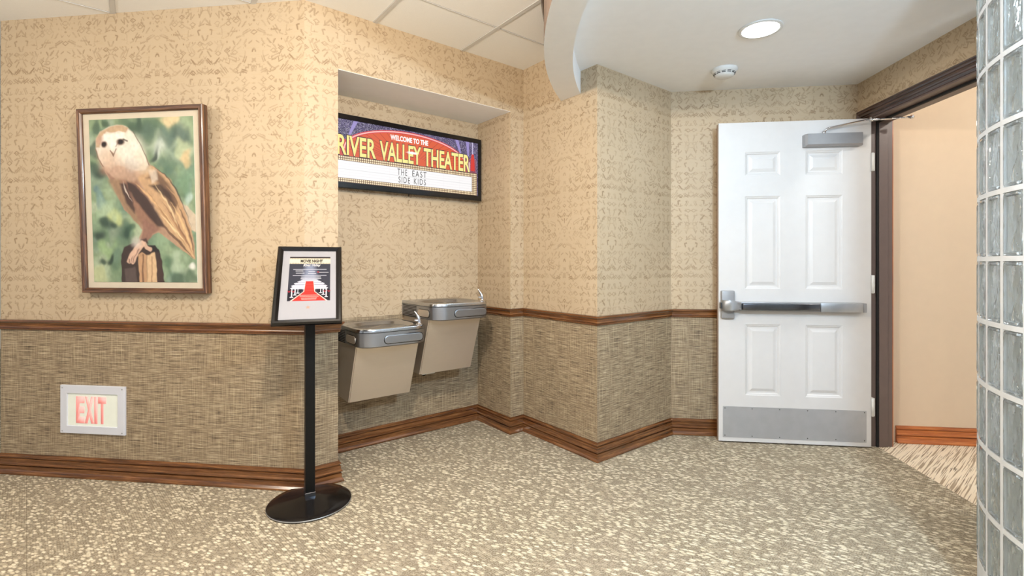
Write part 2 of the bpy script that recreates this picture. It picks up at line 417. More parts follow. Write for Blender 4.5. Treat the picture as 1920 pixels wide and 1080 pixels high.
# painted sheets: a small brush engine giving pigment to a fine mesh
class Canvas:
    def __init__(s, w, h, aspect):
        s.w, s.h, s.asp = w, h, aspect
        s.X, s.Y = np.meshgrid(np.linspace(0, 1, w), np.linspace(0, 1, h)); s.im = np.ones((h, w, 3)); s.rng = np.random.RandomState(3)
        s.DX = np.zeros((h, w)); s.DY = np.zeros((h, w))
    def lin(s, c): return np.array(srgb(*c)[:3])
    def smooth_noise(s, n, seed):
        r = np.random.RandomState(seed); g = r.rand(n+3, n+3); x = s.X*n; y = s.Y*n*s.asp % n if False else s.Y*n
        xi = x.astype(int); yi = y.astype(int); fx = x-xi; fy = y-yi; fx = fx*fx*(3-2*fx); fy = fy*fy*(3-2*fy)
        return (g[yi, xi]*(1-fx)+g[yi, xi+1]*fx)*(1-fy)+(g[yi+1, xi]*(1-fx)+g[yi+1, xi+1]*fx)*fy
    def wobble(s, amp, n=18): s.DX = (s.smooth_noise(n, 11)-.5)*amp; s.DY = (s.smooth_noise(n, 12)-.5)*amp/s.asp
    def blend(s, a, c): a = np.clip(a, 0, 1)[..., None]; s.im = s.im*(1-a)+s.lin(c)*a
    def dist(s, pts, closed):
        X = s.X+s.DX; Y = (s.Y+s.DY)*s.asp; P = [(p[0], p[1]*s.asp) for p in pts]; D = np.full(X.shape, 9.0); ins = np.zeros(X.shape, bool); tt = np.zeros(X.shape)
        n = len(P)
        for i in range(n if closed else n-1):
            ax, ay = P[i]; bx, by = P[(i+1) % n]; dx, dy = bx-ax, by-ay; L2 = dx*dx+dy*dy+1e-12
            t = np.clip(((X-ax)*dx+(Y-ay)*dy)/L2, 0, 1); d = np.hypot(X-ax-t*dx, Y-ay-t*dy)
            m = d < D; D[m] = d[m]; tt[m] = ((i+t)/max(1, n-1))[m]
            if closed:
                c = ((ay > Y) != (by > Y)) & (X < (bx-ax)*(Y-ay)/(by-ay+1e-12)+ax); ins ^= c
        return D, ins, tt
    def poly(s, pts, c, soft=0.004, a=1.0):
        D, ins, _ = s.dist(pts, True); sd = np.where(ins, D, -D); s.blend(a*np.clip(sd/soft+0.5, 0, 1), c)
    def line(s, pts, c, w, a=1.0, soft=0.004, taper=False):
        D, _, t = s.dist(pts, False); ww = w*(np.sin(np.clip(t, 0.02, 0.98)*PI) if taper else 1.0)
        s.blend(a*np.clip((ww-D)/soft+0.5, 0, 1), c)
    def blob(s, x, y, r, c, a=0.6, ry=None, hard=False):
        ry = ry or r; q = ((s.X+s.DX-x)/r)**2+((s.Y+s.DY-y)*s.asp/ry)**2; s.blend(a*(np.clip(1.4-q*1.2, 0, 1) if hard else np.exp(-q*q*0.9)), c)
    def sheet(s, name, w, h, mat, parent, loc, th=0.002):
        n, m = s.w, s.h
        xs, zs = np.meshgrid(np.linspace(0, w, n), np.linspace(h, 0, m)); co = np.stack([xs, np.zeros_like(xs), zs], -1).reshape(-1, 3)
        idx = np.arange(n*m).reshape(m, n); q = np.stack([idx[:-1, :-1], idx[1:, :-1], idx[1:, 1:], idx[:-1, 1:]], -1).reshape(-1, 4)
        back = np.array([[0, th, 0], [w, th, 0], [w, th, h], [0, th, h]]); k = n*m
        co2 = np.vstack([co, back]); faces = [tuple(int(v) for v in f) for f in q] + [(k, k+3, k+2, k+1), (int(idx[-1, 0]), int(idx[-1, -1]), k+1, k), (int(idx[0, -1]), int(idx[0, 0]), k+3, k+2), (int(idx[0, 0]), int(idx[-1, 0]), k, k+3), (int(idx[-1, -1]), int(idx[0, -1]), k+2, k+1)]
        me = bpy.data.meshes.new(name); me.from_pydata([tuple(c) for c in co2], [], faces)
        at = me.color_attributes.new('paint', 'FLOAT_COLOR', 'POINT')
        cols = np.ones((k+4, 4)); cols[:k, :3] = s.im.reshape(-1, 3); at.data.foreach_set('color', cols.ravel())
        me.materials.append(MAT[mat]); o = bpy.data.objects.new(name, me); COL.objects.link(o); o.parent = parent; o.location = loc
        return o
# ------------------------------------------------------------------ room shell
TH = 0.10
def quad(a, b, th=TH, ea=0.0, eb=0.0):
    # plan footprint of a wall whose room face runs a->b (room on the right of a->b)
    a = Vector(a); b = Vector(b); d = (b-a).normalized(); n = Vector((-d.y, d.x))
    return [a, b, b+n*th+d*eb, a+n*th+d*ea]
def wall(name, segs, split=True):
    m = MB()
    for (a, b, z0, z1, *e) in segs:
        q = quad(a, b, TH, *(e if e else (0, 0)))
        a = Vector(a); b = Vector(b); zs = [z0, z1]
        if split and z0 < ZR-0.03 < z1: zs = [z0, ZR-0.03, z1]
        for lo, hi in zip(zs[:-1], zs[1:]):
            m.prism(q, lo, hi, mi=(1 if hi <= ZR else 0) if split else 0)
    return struct(m.build(name, ['paper', 'linen'] if split else [split or 'drywall'], recalc=False))
t45 = TH*math.tan(math.radians(22.5))
wall('wall_left', [(P0, P1, 0, C1, 0, -t45)])
wall('wall_alcove_front', [(P1, J0, 0, C1, t45, 0), (J0, J1, NZ, C1), (J1, K, 0, C1, 0, -0.0)])
# alcove: left cheek, back, right cheek
m = MB()
def vwall(m, a, b, z0, z1, th=0.08):
    q = quad(a, b, th)
    for lo, hi, mi in ((z0, ZR-0.03, 1), (ZR-0.03, z1, 0)): m.prism(q, lo, hi, mi=mi)
vwall(m, J0+d2(135)*TH, B0, 0, NZ+0.04); struct(m.build('wall_alcove_left', ['paper', 'linen'], recalc=False))
m = MB(); vwall(m, B0, B1, 0, NZ+0.04); struct(m.build('wall_alcove_back', ['paper', 'linen'], recalc=False))
m = MB(); vwall(m, B1, J1+d2(135)*TH, 0, NZ+0.04); struct(m.build('wall_alcove_right', ['paper', 'linen'], recalc=False))
m = MB(); m.prism([J0+d2(135)*TH, J1+d2(135)*TH, B1, B0], NZ, NZ+0.04); m.prism([J0+d2(135)*0.0, J1, J1+d2(135)*TH, J0+d2(135)*TH], NZ-0.002, NZ)
struct(m.build('ceiling_alcove', 'drywall'))
wall('wall_column_left', [(K, L, 0, C1, 0, TH*-1)])
wall('wall_column_right', [(L, M, 0, C1, TH, -t45)])
wall('wall_back', [(M, N, 0, C1, t45, 0)])
# wall with the door: local frame, x runs towards the camera, y into the wall
EA = -87.0; ED = d2(EA); EN = d2(EA+90); ETH = 0.15; OX0, OX1, OZ = 0.078, 0.985, 2.035
def ep(x, y): p = N+ED*x+EN*y; return (p.x, p.y)
m = MB()
for x0, x1, z0, z1 in ((0.0, OX0, 0, OZ), (0.0, 1.12, OZ, C1), (OX1, 1.12, 0, OZ)):
    q = [ep(x0, 0), ep(x1, 0), ep(x1, ETH-0.012), ep(x0, ETH-0.012)]; h = [ep(x0, ETH-0.012), ep(x1, ETH-0.012), ep(x1, ETH), ep(x0, ETH)]
    zs = [z0, ZR-0.03, z1] if z0 == 0 else [z0, z1]
    for lo, hi in zip(zs[:-1], zs[1:]): m.prism(q, lo, hi, mi=1 if hi < ZR else 0)
    m.prism(h, z0, z1, mi=2)
struct(m.build('wall_right', ['paper', 'linen', 'peach'], recalc=False))
m = MB(); HY = 3.352
m.prism([(N.x+0.06, HY), (4.6, HY), (4.6, HY+0.1), (N.x+0.06, HY+0.1)], 0, C1); struct(m.build('wall_hall', 'peach'))
m = MB(); m.prism([(4.6, 0.6), (4.7, 0.6), (4.7, HY+0.1), (4.6, HY+0.1)], 0, C1); struct(m.build('wall_hall_end', 'peach'))
m = MB(); m.prism([(-8.5, 5.6), (-3.4, 5.6), (-3.4, 5.7), (-8.5, 5.7)], 0, C1); struct(m.build('wall_far_left', 'cream'))
# floor
XT = 1.90
m = MB(); m.prism([(-8.5, -2.6), (XT, -2.6), (XT, 3.7), (0.3, 3.7), (-0.6, 3.9), (-3.0, 3.9), (-3.0, 5.8), (-8.5, 5.8)], -0.05, 0.0); struct(m.build('floor', 'carpet'))
m = MB(); m.prism([(XT, -2.6), (4.7, -2.6), (4.7, 3.5), (XT, 3.5)], -0.05, 0.0); struct(m.build('floor_hall', 'hallcarpet'))

# ceilings
BC = Vector((2.574, 2.42)); RO, RI, ZBM = 2.70, 2.56, 2.155
m = MB(); m.prism([(-8.5, -2.6), (1.6, -2.6), (1.6, 3.5), (0.7, 3.7), (-0.3, 3.6), (-3.0, 3.0), (-3.4, 5.8), (-8.5, 5.8)], C1, C1+0.05)
grid_ceiling = struct(m.build('ceiling', 'tile'))
m = MB()
pts = []
G0 = Vector((-0.404, 2.687)); pit = 0.565
dA, dB = d2(45), d2(-45)
def clip_line(p, d):
    # keep the part of the grid line inside the ceiling, to the room side
    ts = [t*0.02 for t in range(-300, 301)]
    ins = [t for t in ts if inside(p+d*t)]
    return (min(ins), max(ins)) if len(ins) > 3 else None
def inside(q):
    if q.x < -6.5 or q.y < -2.4 or (q-BC).length < RO-0.02: return False
    if q.x < P1.x: return q.y < 2.285 or q.x < -3.1
    if q.y-q.x > P1.y-P1.x-0.004: return False
    if q.x+q.y > K.x+K.y-0.004: return False
    return True
for fam, (dr, off) in enumerate(((dA, dB), (dB, dA))):
    for k in range(-14, 14):
        c = clip_line(G0+off*(k*pit), dr)
        if not c: continue
        a = G0+off*(k*pit)+dr*c[0]; b = G0+off*(k*pit)+dr*c[1]; w = off*(0.003 if fam == 0 else 0.011)
        if (b-a).length < 0.1: continue
        m.prism([a-w, b-w, b+w, a+w], C1-0.003-0.0006*fam, C1+0.001, mi=0)
        w2 = off*(0.005 if fam == 0 else 0.0118)
        m.prism([a-w2, b-w2, b+w2, a+w2], C1-0.0008, C1+0.001, mi=1)
g = m.build('ceiling_grid', ['tbar', 'tbar_gap'], parent=grid_ceiling)
m = MB()
arc = [BC+d2(a)*(RI+0.01) for a in np.arange(150, 271, 3)]
m.prism([(1.98, 3.36), (1.95, 3.5), (1.0, 3.5), (0.4, 3.3)] + [(p.x, p.y) for p in arc] + [(2.6, 0.3), (1.98, 2.3)], C2, C2+0.05)
struct(m.build('ceiling_entry', 'drywall'))
m = MB()
a0, a1 = 161.6, 262
rows = []
for a in np.linspace(a0, a1, 90):
    o = BC+d2(a)*RO; i = BC+d2(a)*RI
    rows.append([(o.x, o.y, C1-0.002), (o.x, o.y, ZBM), (i.x, i.y, ZBM), (i.x, i.y, C1-0.002)])
V = m.grid(rows, closed=True, smooth=False, cap0=True, cap1=True)
for f in m.bm.faces:
    c = f.calc_center_median()
    f.material_index = 1 if abs((Vector((c.x, c.y))-BC).length-RO) < 0.004 else 0
o = struct(m.build('ceiling_beam', ['drywall', 'taupe']))
for p in o.data.polygons: p.use_smooth = True
o.data.set_sharp_from_angle(angle=math.radians(30))
m = MB(); rows = []
for a in np.linspace(a0+1.0, a1, 90):
    r = [(RO, C1-0.012), (RO+0.016, C1-0.012), (RO+0.016, C1-0.045), (RO+0.008, C1-0.06), (RO, C1-0.06)]
    rows.append([((BC+d2(a)*q).x, (BC+d2(a)*q).y, z) for q, z in r])
m.grid(rows, closed=True, smooth=False, cap0=True, cap1=True); struct(m.build('trim_beam', 'darkwood'))
m = MB(); m.prism([(1.96, 0.4), (4.7, 0.4), (4.7, 3.5), (1.96, 3.5)], C1, C1+0.05); struct(m.build('ceiling_hall', 'drywall'))

# mouldings
base_prof = [(0.0005, 0.002), (0.024, 0.002), (0.024, 0.010), (0.016, 0.020), (0.0145, 0.024), (0.0145, 0.044), (0.0060, 0.046), (0.0060, 0.050), (0.0175, 0.052), (0.0175, 0.058), (0.0115, 0.063), (0.0115, 0.082), (0.0040, 0.084), (0.0040, 0.088), (0.012, 0.090), (0.012, 0.096), (0.006, 0.100), (0.005, ZB), (0.0005, ZB)]
rail_prof = [(0.0005, ZR-0.056), (0.006, ZR-0.056), (0.010, ZR-0.051), (0.007, ZR-0.047), (0.012, ZR-0.043), (0.012, ZR-0.038), (0.010, ZR-0.034), (0.014, ZR-0.020), (0.022, ZR-0.012), (0.025, ZR-0.009), (0.025, ZR-0.002), (0.020, ZR), (0.0005, ZR)]
plan = lambda x, y, h: (x, y, h)
P0b = P0+Vector((0, 0.10))
bp = [P0b, P0, P1, J0, B0, B1, J1, K, L, M, N+Vector((-0.028, 0))]
names = ['left_return', 'left', 'alcove_pier', 'alcove_left', 'alcove_back', 'alcove_right', 'alcove_corner', 'column_left', 'column_right', 'back']
for i, nm in enumerate(names):
    m = MB(); m.sweep(bp, base_prof, plan, i0=i, i1=i+1); struct(m.build('baseboard_'+nm, 'wood'))
rp = [P0b, P0, P1, J0-d2(45)*0.0, J0+d2(135)*0.10]
for i, nm in enumerate(['left_return', 'left', 'alcove_pier', 'alcove_pier_return']):
    m = MB(); m.sweep(rp, rail_prof, plan, i0=i, i1=i+1); struct(m.build('trim_rail_'+nm, 'wood'))
rp2 = [B1+d2(-45)*0.002, J1, K, L, M, N+Vector((-0.028, 0))]
for i, nm in enumerate(['alcove_right', 'alcove_corner', 'column_left', 'column_right', 'back']):
    m = MB(); m.sweep(rp2, rail_prof, plan, i0=i, i1=i+1); struct(m.build('trim_rail_'+nm, 'wood'))
m = MB(); m.sweep([(2.06, HY), (4.6, HY)], base_prof, plan); struct(m.build('baseboard_hall', 'orangewood'))

# door frame (steel jambs) and casings
erot = (0, 0, math.radians(EA)); eloc = (N.x, N.y, 0)
m = MB(); jt = 0.010
for x0, x1, z0, z1 in ((OX0-0.002, OX0+jt, 0.001, OZ), (OX1-jt, OX1+0.002, 0.001, OZ), (OX0-0.002, OX1+0.002, OZ-jt, OZ+0.002)):
    m.box((x0, -0.004, z0), (x1, ETH+0.004, z1), 0.001, 1)
st = 0.012
for x0, x1, z0, z1 in ((OX0+jt, OX0+jt+st, 0.001, OZ-jt), (OX1-jt-st, OX1-jt, 0.001, OZ-jt), (OX0+jt, OX1-jt, OZ-jt-st, OZ-jt)):
    m.box((x0, 0.068, z0), (x1, 0.120, z1), 0.001, 1, mi=0)
    m.box((x0, 0.054, z0), (x1-(0.004 if x1-x0 < 0.1 else 0), 0.068, z1), mi=1)
struct(m.build('trim_door_frame', ['jamb', 'gasket'], loc=eloc, rot=erot))
cas = [(0.0, 0.0), (0.0, 0.010), (0.006, 0.016), (0.010, 0.014), (0.016, 0.020), (0.024, 0.022), (0.030, 0.017), (0.036, 0.021), (0.046, 0.019), (0.052, 0.014), (0.058, 0.016), (0.064, 0.012), (0.070, 0.010), (0.070, 0.0)]
def casing(name, y, sgn, mat, xa, xb, zt):
    path = [(xa, 0.001), (xa, zt), (xb, zt), (xb, 0.001)]
    m = MB(); m.sweep(path, cas, lambda x, z, h: (x, y+sgn*h, z)); return struct(m.build(name, mat, loc=eloc, rot=erot))
casing('trim_door_casing', 0.0, -1, 'darkwood', OX0-0.070, OX1+0.070, OZ+0.070)
casing('trim_hall_casing', ETH, 1, 'orangewood', OX0-0.062, OX1+0.070, OZ+0.070)

# ------------------------------------------------------------------ glass block wall
GC = Vector((2.118, 1.461)); GR = 0.81; aS = 142.9; st_a = math.degrees(0.107/GR); j0 = aS+math.degrees(0.195/GR)
gw = struct(root('wall_glass_block', 'curved glass block wall with pale mortar at right edge', 'wall', (GC.x, GC.y, 0)))
del gw['label']; del gw['category']
GT = 0.080; zg0, pz = 0.0975, 0.2115
cols = [j0+st_a*k for k in range(-4, 5)]       # joint angles, 8 columns
def arcbox(m, a, b, r0, r1, z0, z1, n=3, mi=0):
    A = np.linspace(a, b, n+1); ring = [d2(t)*r1 for t in A] + [d2(t)*r0 for t in A[::-1]]
    m.prism([(p.x, p.y) for p in ring], z0, z1, mi=mi)
jw = 0.0075/GR*57.3; rng_a0, rng_a1 = cols[0]-st_a*2, cols[-1]
m = MB()
allj = [cols[0]-st_a*2, cols[0]-st_a] + cols
for a in allj: arcbox(m, a-jw, a+jw, GR-GT+0.002, GR+0.0005, zg0-0.0080, zg0+10*pz+0.0080, 1)
for k in range(11):
    for a, b in zip(allj[:-1], allj[1:]): arcbox(m, a+jw, b-jw, GR-GT+0.002, GR+0.0005, zg0+k*pz-0.0080, zg0+k*pz+0.0080, 3)
arcbox(m, allj[0]-jw, allj[-1]+jw, GR-GT, GR, 0.0, zg0-0.0080, 30); arcbox(m, allj[0]-jw, allj[-1]+jw, GR-GT, GR, zg0+10*pz+0.0080, C2-0.001, 30)
m.build('mortar', 'mortar', parent=gw)
def block_mesh():
    # one hollow glass block, centred, curved face outward along +x
    m = MB(); w = 0.107/2-0.0075-0.0004; h = pz/2-0.0080-0.0004
    def ring(x, sw, sh, r=0.008, n=4):
        out = []
        for cx, cz, a0 in ((sw-r, sh-r, 0), (-(sw-r), sh-r, 90), (-(sw-r), -(sh-r), 180), (sw-r, -(sh-r), 270)):
            for k in range(n+1):
                t = math.radians(a0+90*k/n); out.append((x, cx+r*math.cos(t), cz+r*math.sin(t)))
        return out
    rows = [ring(-GT, w-.006, h-.006), ring(-GT+.004, w, h), ring(-.004, w, h), ring(0.0, w-.003, h-.003), ring(0.0005, w-.010, h-.010), ring(-.0035, w-.013, h-.013), ring(-.0035, w-.016, h-.016)]
    m.grid(rows, closed=True, smooth=False, cap0=True, cap1=True)
    rows = [ring(-GT+.012, w-.012, h-.012), ring(-.010, w-.012, h-.012)]
    V = m.grid(rows, closed=True, smooth=False, cap0=True, cap1=True)
    bmesh.ops.recalc_face_normals(m.bm, faces=m.bm.faces)
    inner = [f for f in m.bm.faces if all(abs(v.co.y) <= w-.0119 and abs(v.co.z) <= h-.0119 and v.co.x < -.009 for v in f.verts)]
    bmesh.ops.reverse_faces(m.bm, faces=inner)
    return m
bo = block_mesh().build('glass_block', 'glassblock', parent=gw, recalc=False)
first = True
for c in range(8):
    am = (cols[c]+cols[c+1])/2
    for r in range(10):
        o = bo if first else bo.copy()
        if not first: COL.objects.link(o); o.parent = gw
        first = False
        p = d2(am)*GR; o.location = (p.x, p.y, zg0+(r+0.5)*pz); o.rotation_euler = (0, 0, math.radians(am))
m = MB()
for c in range(2):
    for r in range(10): arcbox(m, allj[c]+jw+.05, allj[c+1]-jw-.05, GR-GT, GR, zg0+r*pz+0.006, zg0+(r+1)*pz-0.006, 3)
o = m.build('far_glass_blocks', 'glassblock', parent=gw); o['kind'] = 'stuff'
m = MB(); m.prism([ep(0.985+.02, .02), ep(1.2, 0.02), ep(1.2, .12), ep(1.005, .12)], 0.0, C2) ; struct(m.build('trim_glass_end', 'drywall'))

# ------------------------------------------------------------------ the door
DX0, DX1, DF, DB = 0.942, 1.841, 3.218, 3.260
door = root('door_1', 'white six panel door standing open against the wall', 'door', (DX0, DB, 0)); del door['label']; del door['category']; struct(door)
DW, DT, DZ0, DZ1 = DX1-DX0, DB-DF, 0.010, 2.033
m = MB()
panels = []
for x0, x1 in ((0.160, 0.372), (0.520, 0.735)):
    for z0, z1 in ((0.305, 0.755), (0.980, 1.565), (1.695, 1.845)): panels.append((x0, z0, x1, z1))
xs = sorted({0, DW, *[p[0] for p in panels], *[p[2] for p in panels]}); zs = sorted({DZ0, DZ1, *[p[1] for p in panels], *[p[3] for p in panels]})
for i in range(len(xs)-1):
    for j in range(len(zs)-1):
        x0, x1, z0, z1 = xs[i], xs[i+1], zs[j], zs[j+1]
        if any(abs(p[0]-x0) < 1e-6 and abs(p[1]-z0) < 1e-6 for p in panels):
            def rg(ins, dep): return [(x0+ins, -DT+dep, z0+ins), (x1-ins, -DT+dep, z0+ins), (x1-ins, -DT+dep, z1-ins), (x0+ins, -DT+dep, z1-ins)]
            m.grid([rg(0, 0), rg(0.004, 0.003), rg(0.010, 0.0045), rg(0.016, 0.010), rg(0.026, 0.010), rg(0.044, 0.003), rg(0.046, 0.003)], closed=True, smooth=False, cap1=True)
        else: m.face([(x0, -DT, z0), (x1, -DT, z0), (x1, -DT, z1), (x0, -DT, z1)])
e = [(0, DZ0), (DW, DZ0), (DW, DZ1), (0, DZ1)]; ym = -DT*0.42
for k in range(4):
    (xa, za), (xb, zb_) = e[k], e[(k+1) % 4]
    m.face([(xa, -DT, za), (xa, ym, za), (xb, ym, zb_), (xb, -DT, zb_)], mi=0); m.face([(xa, ym, za), (xa, 0, za), (xb, 0, zb_), (xb, ym, zb_)], mi=1)
m.face([(0, 0, DZ0), (0, 0, DZ1), (DW, 0, DZ1), (DW, 0, DZ0)], mi=1)
m.build('door_leaf', ['doorwhite', 'doorback'], parent=door, recalc=True)
m = MB(); m.box((0.025, -DT-0.0015, 0.035), (0.872, -DT-0.0001, 0.232), 0.0006, 1)
kp = m.build('kick_plate', 'kick', parent=door)
for x in np.linspace(0.037, 0.86, 6):
    for z in (0.047, 0.220):
        m = MB(); m.tube([(x, -DT-0.0012, z), (x, -DT-0.0026, z)], [0.0035, 0.0022], 8); m.build('screw', 'darksteel', parent=kp)
# exit device
m = MB(); m.box((0.010, -DT-0.026, 0.792), (0.090, -DT-0.0002, 0.968), 0.006, 3)
ed = m.build('panic_bar_chassis', 'alu_paint', parent=door, smooth_angle=35)
m = MB()
def rr(x, z0, z1, y0): return [(x, -DT-0.001, z0), (x, -DT-y0, z0), (x, -DT-y0, z1), (x, -DT-0.001, z1)]
def loftx(m, secs):
    rows = []
    for x, z0, z1, y in secs:
        b = min(0.008, y*0.3); rows.append([(x, -DT-0.024, z0), (x, -DT-y+b, z0), (x, -DT-y, z0+b), (x, -DT-y, z1-b), (x, -DT-y+b, z1), (x, -DT-0.024, z1)])
    m.grid(rows, closed=True, smooth=False, cap0=True, cap1=True)
loftx(m, [(0.008, 0.846, 0.908, 0.048), (0.022, 0.842, 0.912, 0.066), (0.060, 0.842, 0.912, 0.078), (0.095, 0.850, 0.904, 0.070), (0.118, 0.852, 0.900, 0.062)])
m.build('latch_housing', 'alu', parent=ed, smooth_angle=40)
m = MB(); m.box((-0.002, -DT-0.046, 0.855), (0.010, -DT-0.020, 0.895), 0.002, 2); m.build('latch_bolt', 'darksteel', parent=ed)
m = MB(); m.box((0.118, -DT-0.045, 0.843), (0.842, -DT-0.0002, 0.898), 0.004, 2); m.build('panic_bar_rail', 'alu_paint', parent=door, smooth_angle=35)
m = MB(); m.box((0.122, -DT-0.075, 0.850), (0.572, -DT-0.0455, 0.894), 0.006, 3); m.build('push_bar', 'darksteel', parent=door, smooth_angle=35)
m = MB(); m.box((0.582, -DT-0.060, 0.842), (0.822, -DT-0.0455, 0.898), 0.003, 2); m.build('panic_bar_cover', 'alu', parent=door, smooth_angle=35)
m = MB(); m.box((0.8225, -DT-0.060, 0.842), (0.842, -DT-0.0455, 0.898), 0.003, 2); m.build('end_cap', 'alu_paint', parent=door, smooth_angle=35)
# closer
m = MB()
x0, x1, z0, z1, y = 0.500, 0.830, 1.862, 1.938, 0.052
rows = []
for yy, ins in ((0.0002, 0.0), (y-0.012, 0.0), (y, 0.010)):
    rows.append([(x0+ins, -DT-yy, z0+ins*1.0), (x1-ins*0.6, -DT-yy, z0+ins*1.0), (x1-ins*0.6, -DT-yy, z1), (x0+ins, -DT-yy, z1)])
m.grid(rows, closed=True, smooth=False, cap0=True, cap1=True)
dc = m.build('door_closer', 'alu_paint', parent=door)
m = MB(); m.tube([(0.612, -DT-0.030, z1), (0.612, -DT-0.030, z1+0.014)], 0.011, 16); m.tube([(0.612, -DT-0.030, z1+0.012), (0.612, -DT-0.030, z1+0.018)], 0.008, 16)
m.tube([(0.612, -DT-0.030, z1+0.010), (0.626, -DT-0.034, z1+0.030), (0.64, -DT-0.036, z1+0.036), (0.862, -DT-0.066, 2.012)], [0.007, 0.006, 0.005, 0.005], 10)
m.tube([(0.862, -DT-0.066, 1.995), (0.862, -DT-0.066, 2.022)], 0.010, 14)
m.build('closer_arm', 'chrome', parent=dc)
m = MB(); E0 = Vector((0.862, -DT-0.066, 2.008)); E1_ = Vector((1.075, -0.128, 2.008))
m.tube([E0, E0.lerp(E1_, 0.5)], 0.0075, 10); m.tube([E0.lerp(E1_, 0.45), E1_], 0.0055, 10)
m.tube([E0.lerp(E1_, 0.5)+Vector((0, 0, -.004)), E0.lerp(E1_, 0.5)+Vector((0, 0, .014))], 0.005, 10)
m.tube([E1_+Vector((0, 0, -0.008)), E1_+Vector((0, 0, 0.012))], 0.010, 14); m.box((E1_.x-0.03, E1_.y-0.012, 2.012), (E1_.x+0.012, E1_.y+0.012, 2.0125), 0.0)
m.build('closer_link', 'chrome', parent=dc)
for zc in (1.765, 1.012, 0.255):
    m = MB(); m.box((DW+0.0195, -0.0035, zc-0.056), (DW+0.043, 0.0, zc+0.056), 0.001, 1); m.tube([(DW+0.006, -DT-0.004, zc-0.056), (DW+0.006, -DT-0.004, zc+0.056)], 0.0065, 12)
    m.box((DW+0.001, -DT-0.002, zc-0.055), (DW+0.0195, -DT+0.030, zc+0.055), 0.0)
    m.build('hinge', 'plastic_white', parent=door)

# ------------------------------------------------------------------ owl picture
fw, fh = 0.713, 0.953
pic = root('framed_picture', 'large framed watercolour of an owl in a carved brown wooden frame', 'picture', (-2.540, 2.288-0.034, 0.987), (math.radians(2.0), 0, 0))
bz = 0.026
prof = [(0.0, -0.028), (0.0, 0.006), (0.004, 0.010), (0.014, 0.008), (0.020, 0.009), (0.024, 0.004), (bz, 0.001), (bz, -0.012)]
m = MB(); m.sweep([(0, 0), (0, fh), (fw, fh), (fw, 0)], prof, lambda x, z, h: (x, -h, z), closed=True); m.build('picture_frame', 'framewood', parent=pic)
ax0, ax1, az0, az1 = bz+0.036, fw-bz-0.034, bz+0.030, fh-bz-0.030
m = MB(); m.box((bz-.004, 0.006, bz-.004), (fw-bz+.004, 0.010, fh-bz+.004)); m.build('mat_board', 'mat_board', parent=pic)

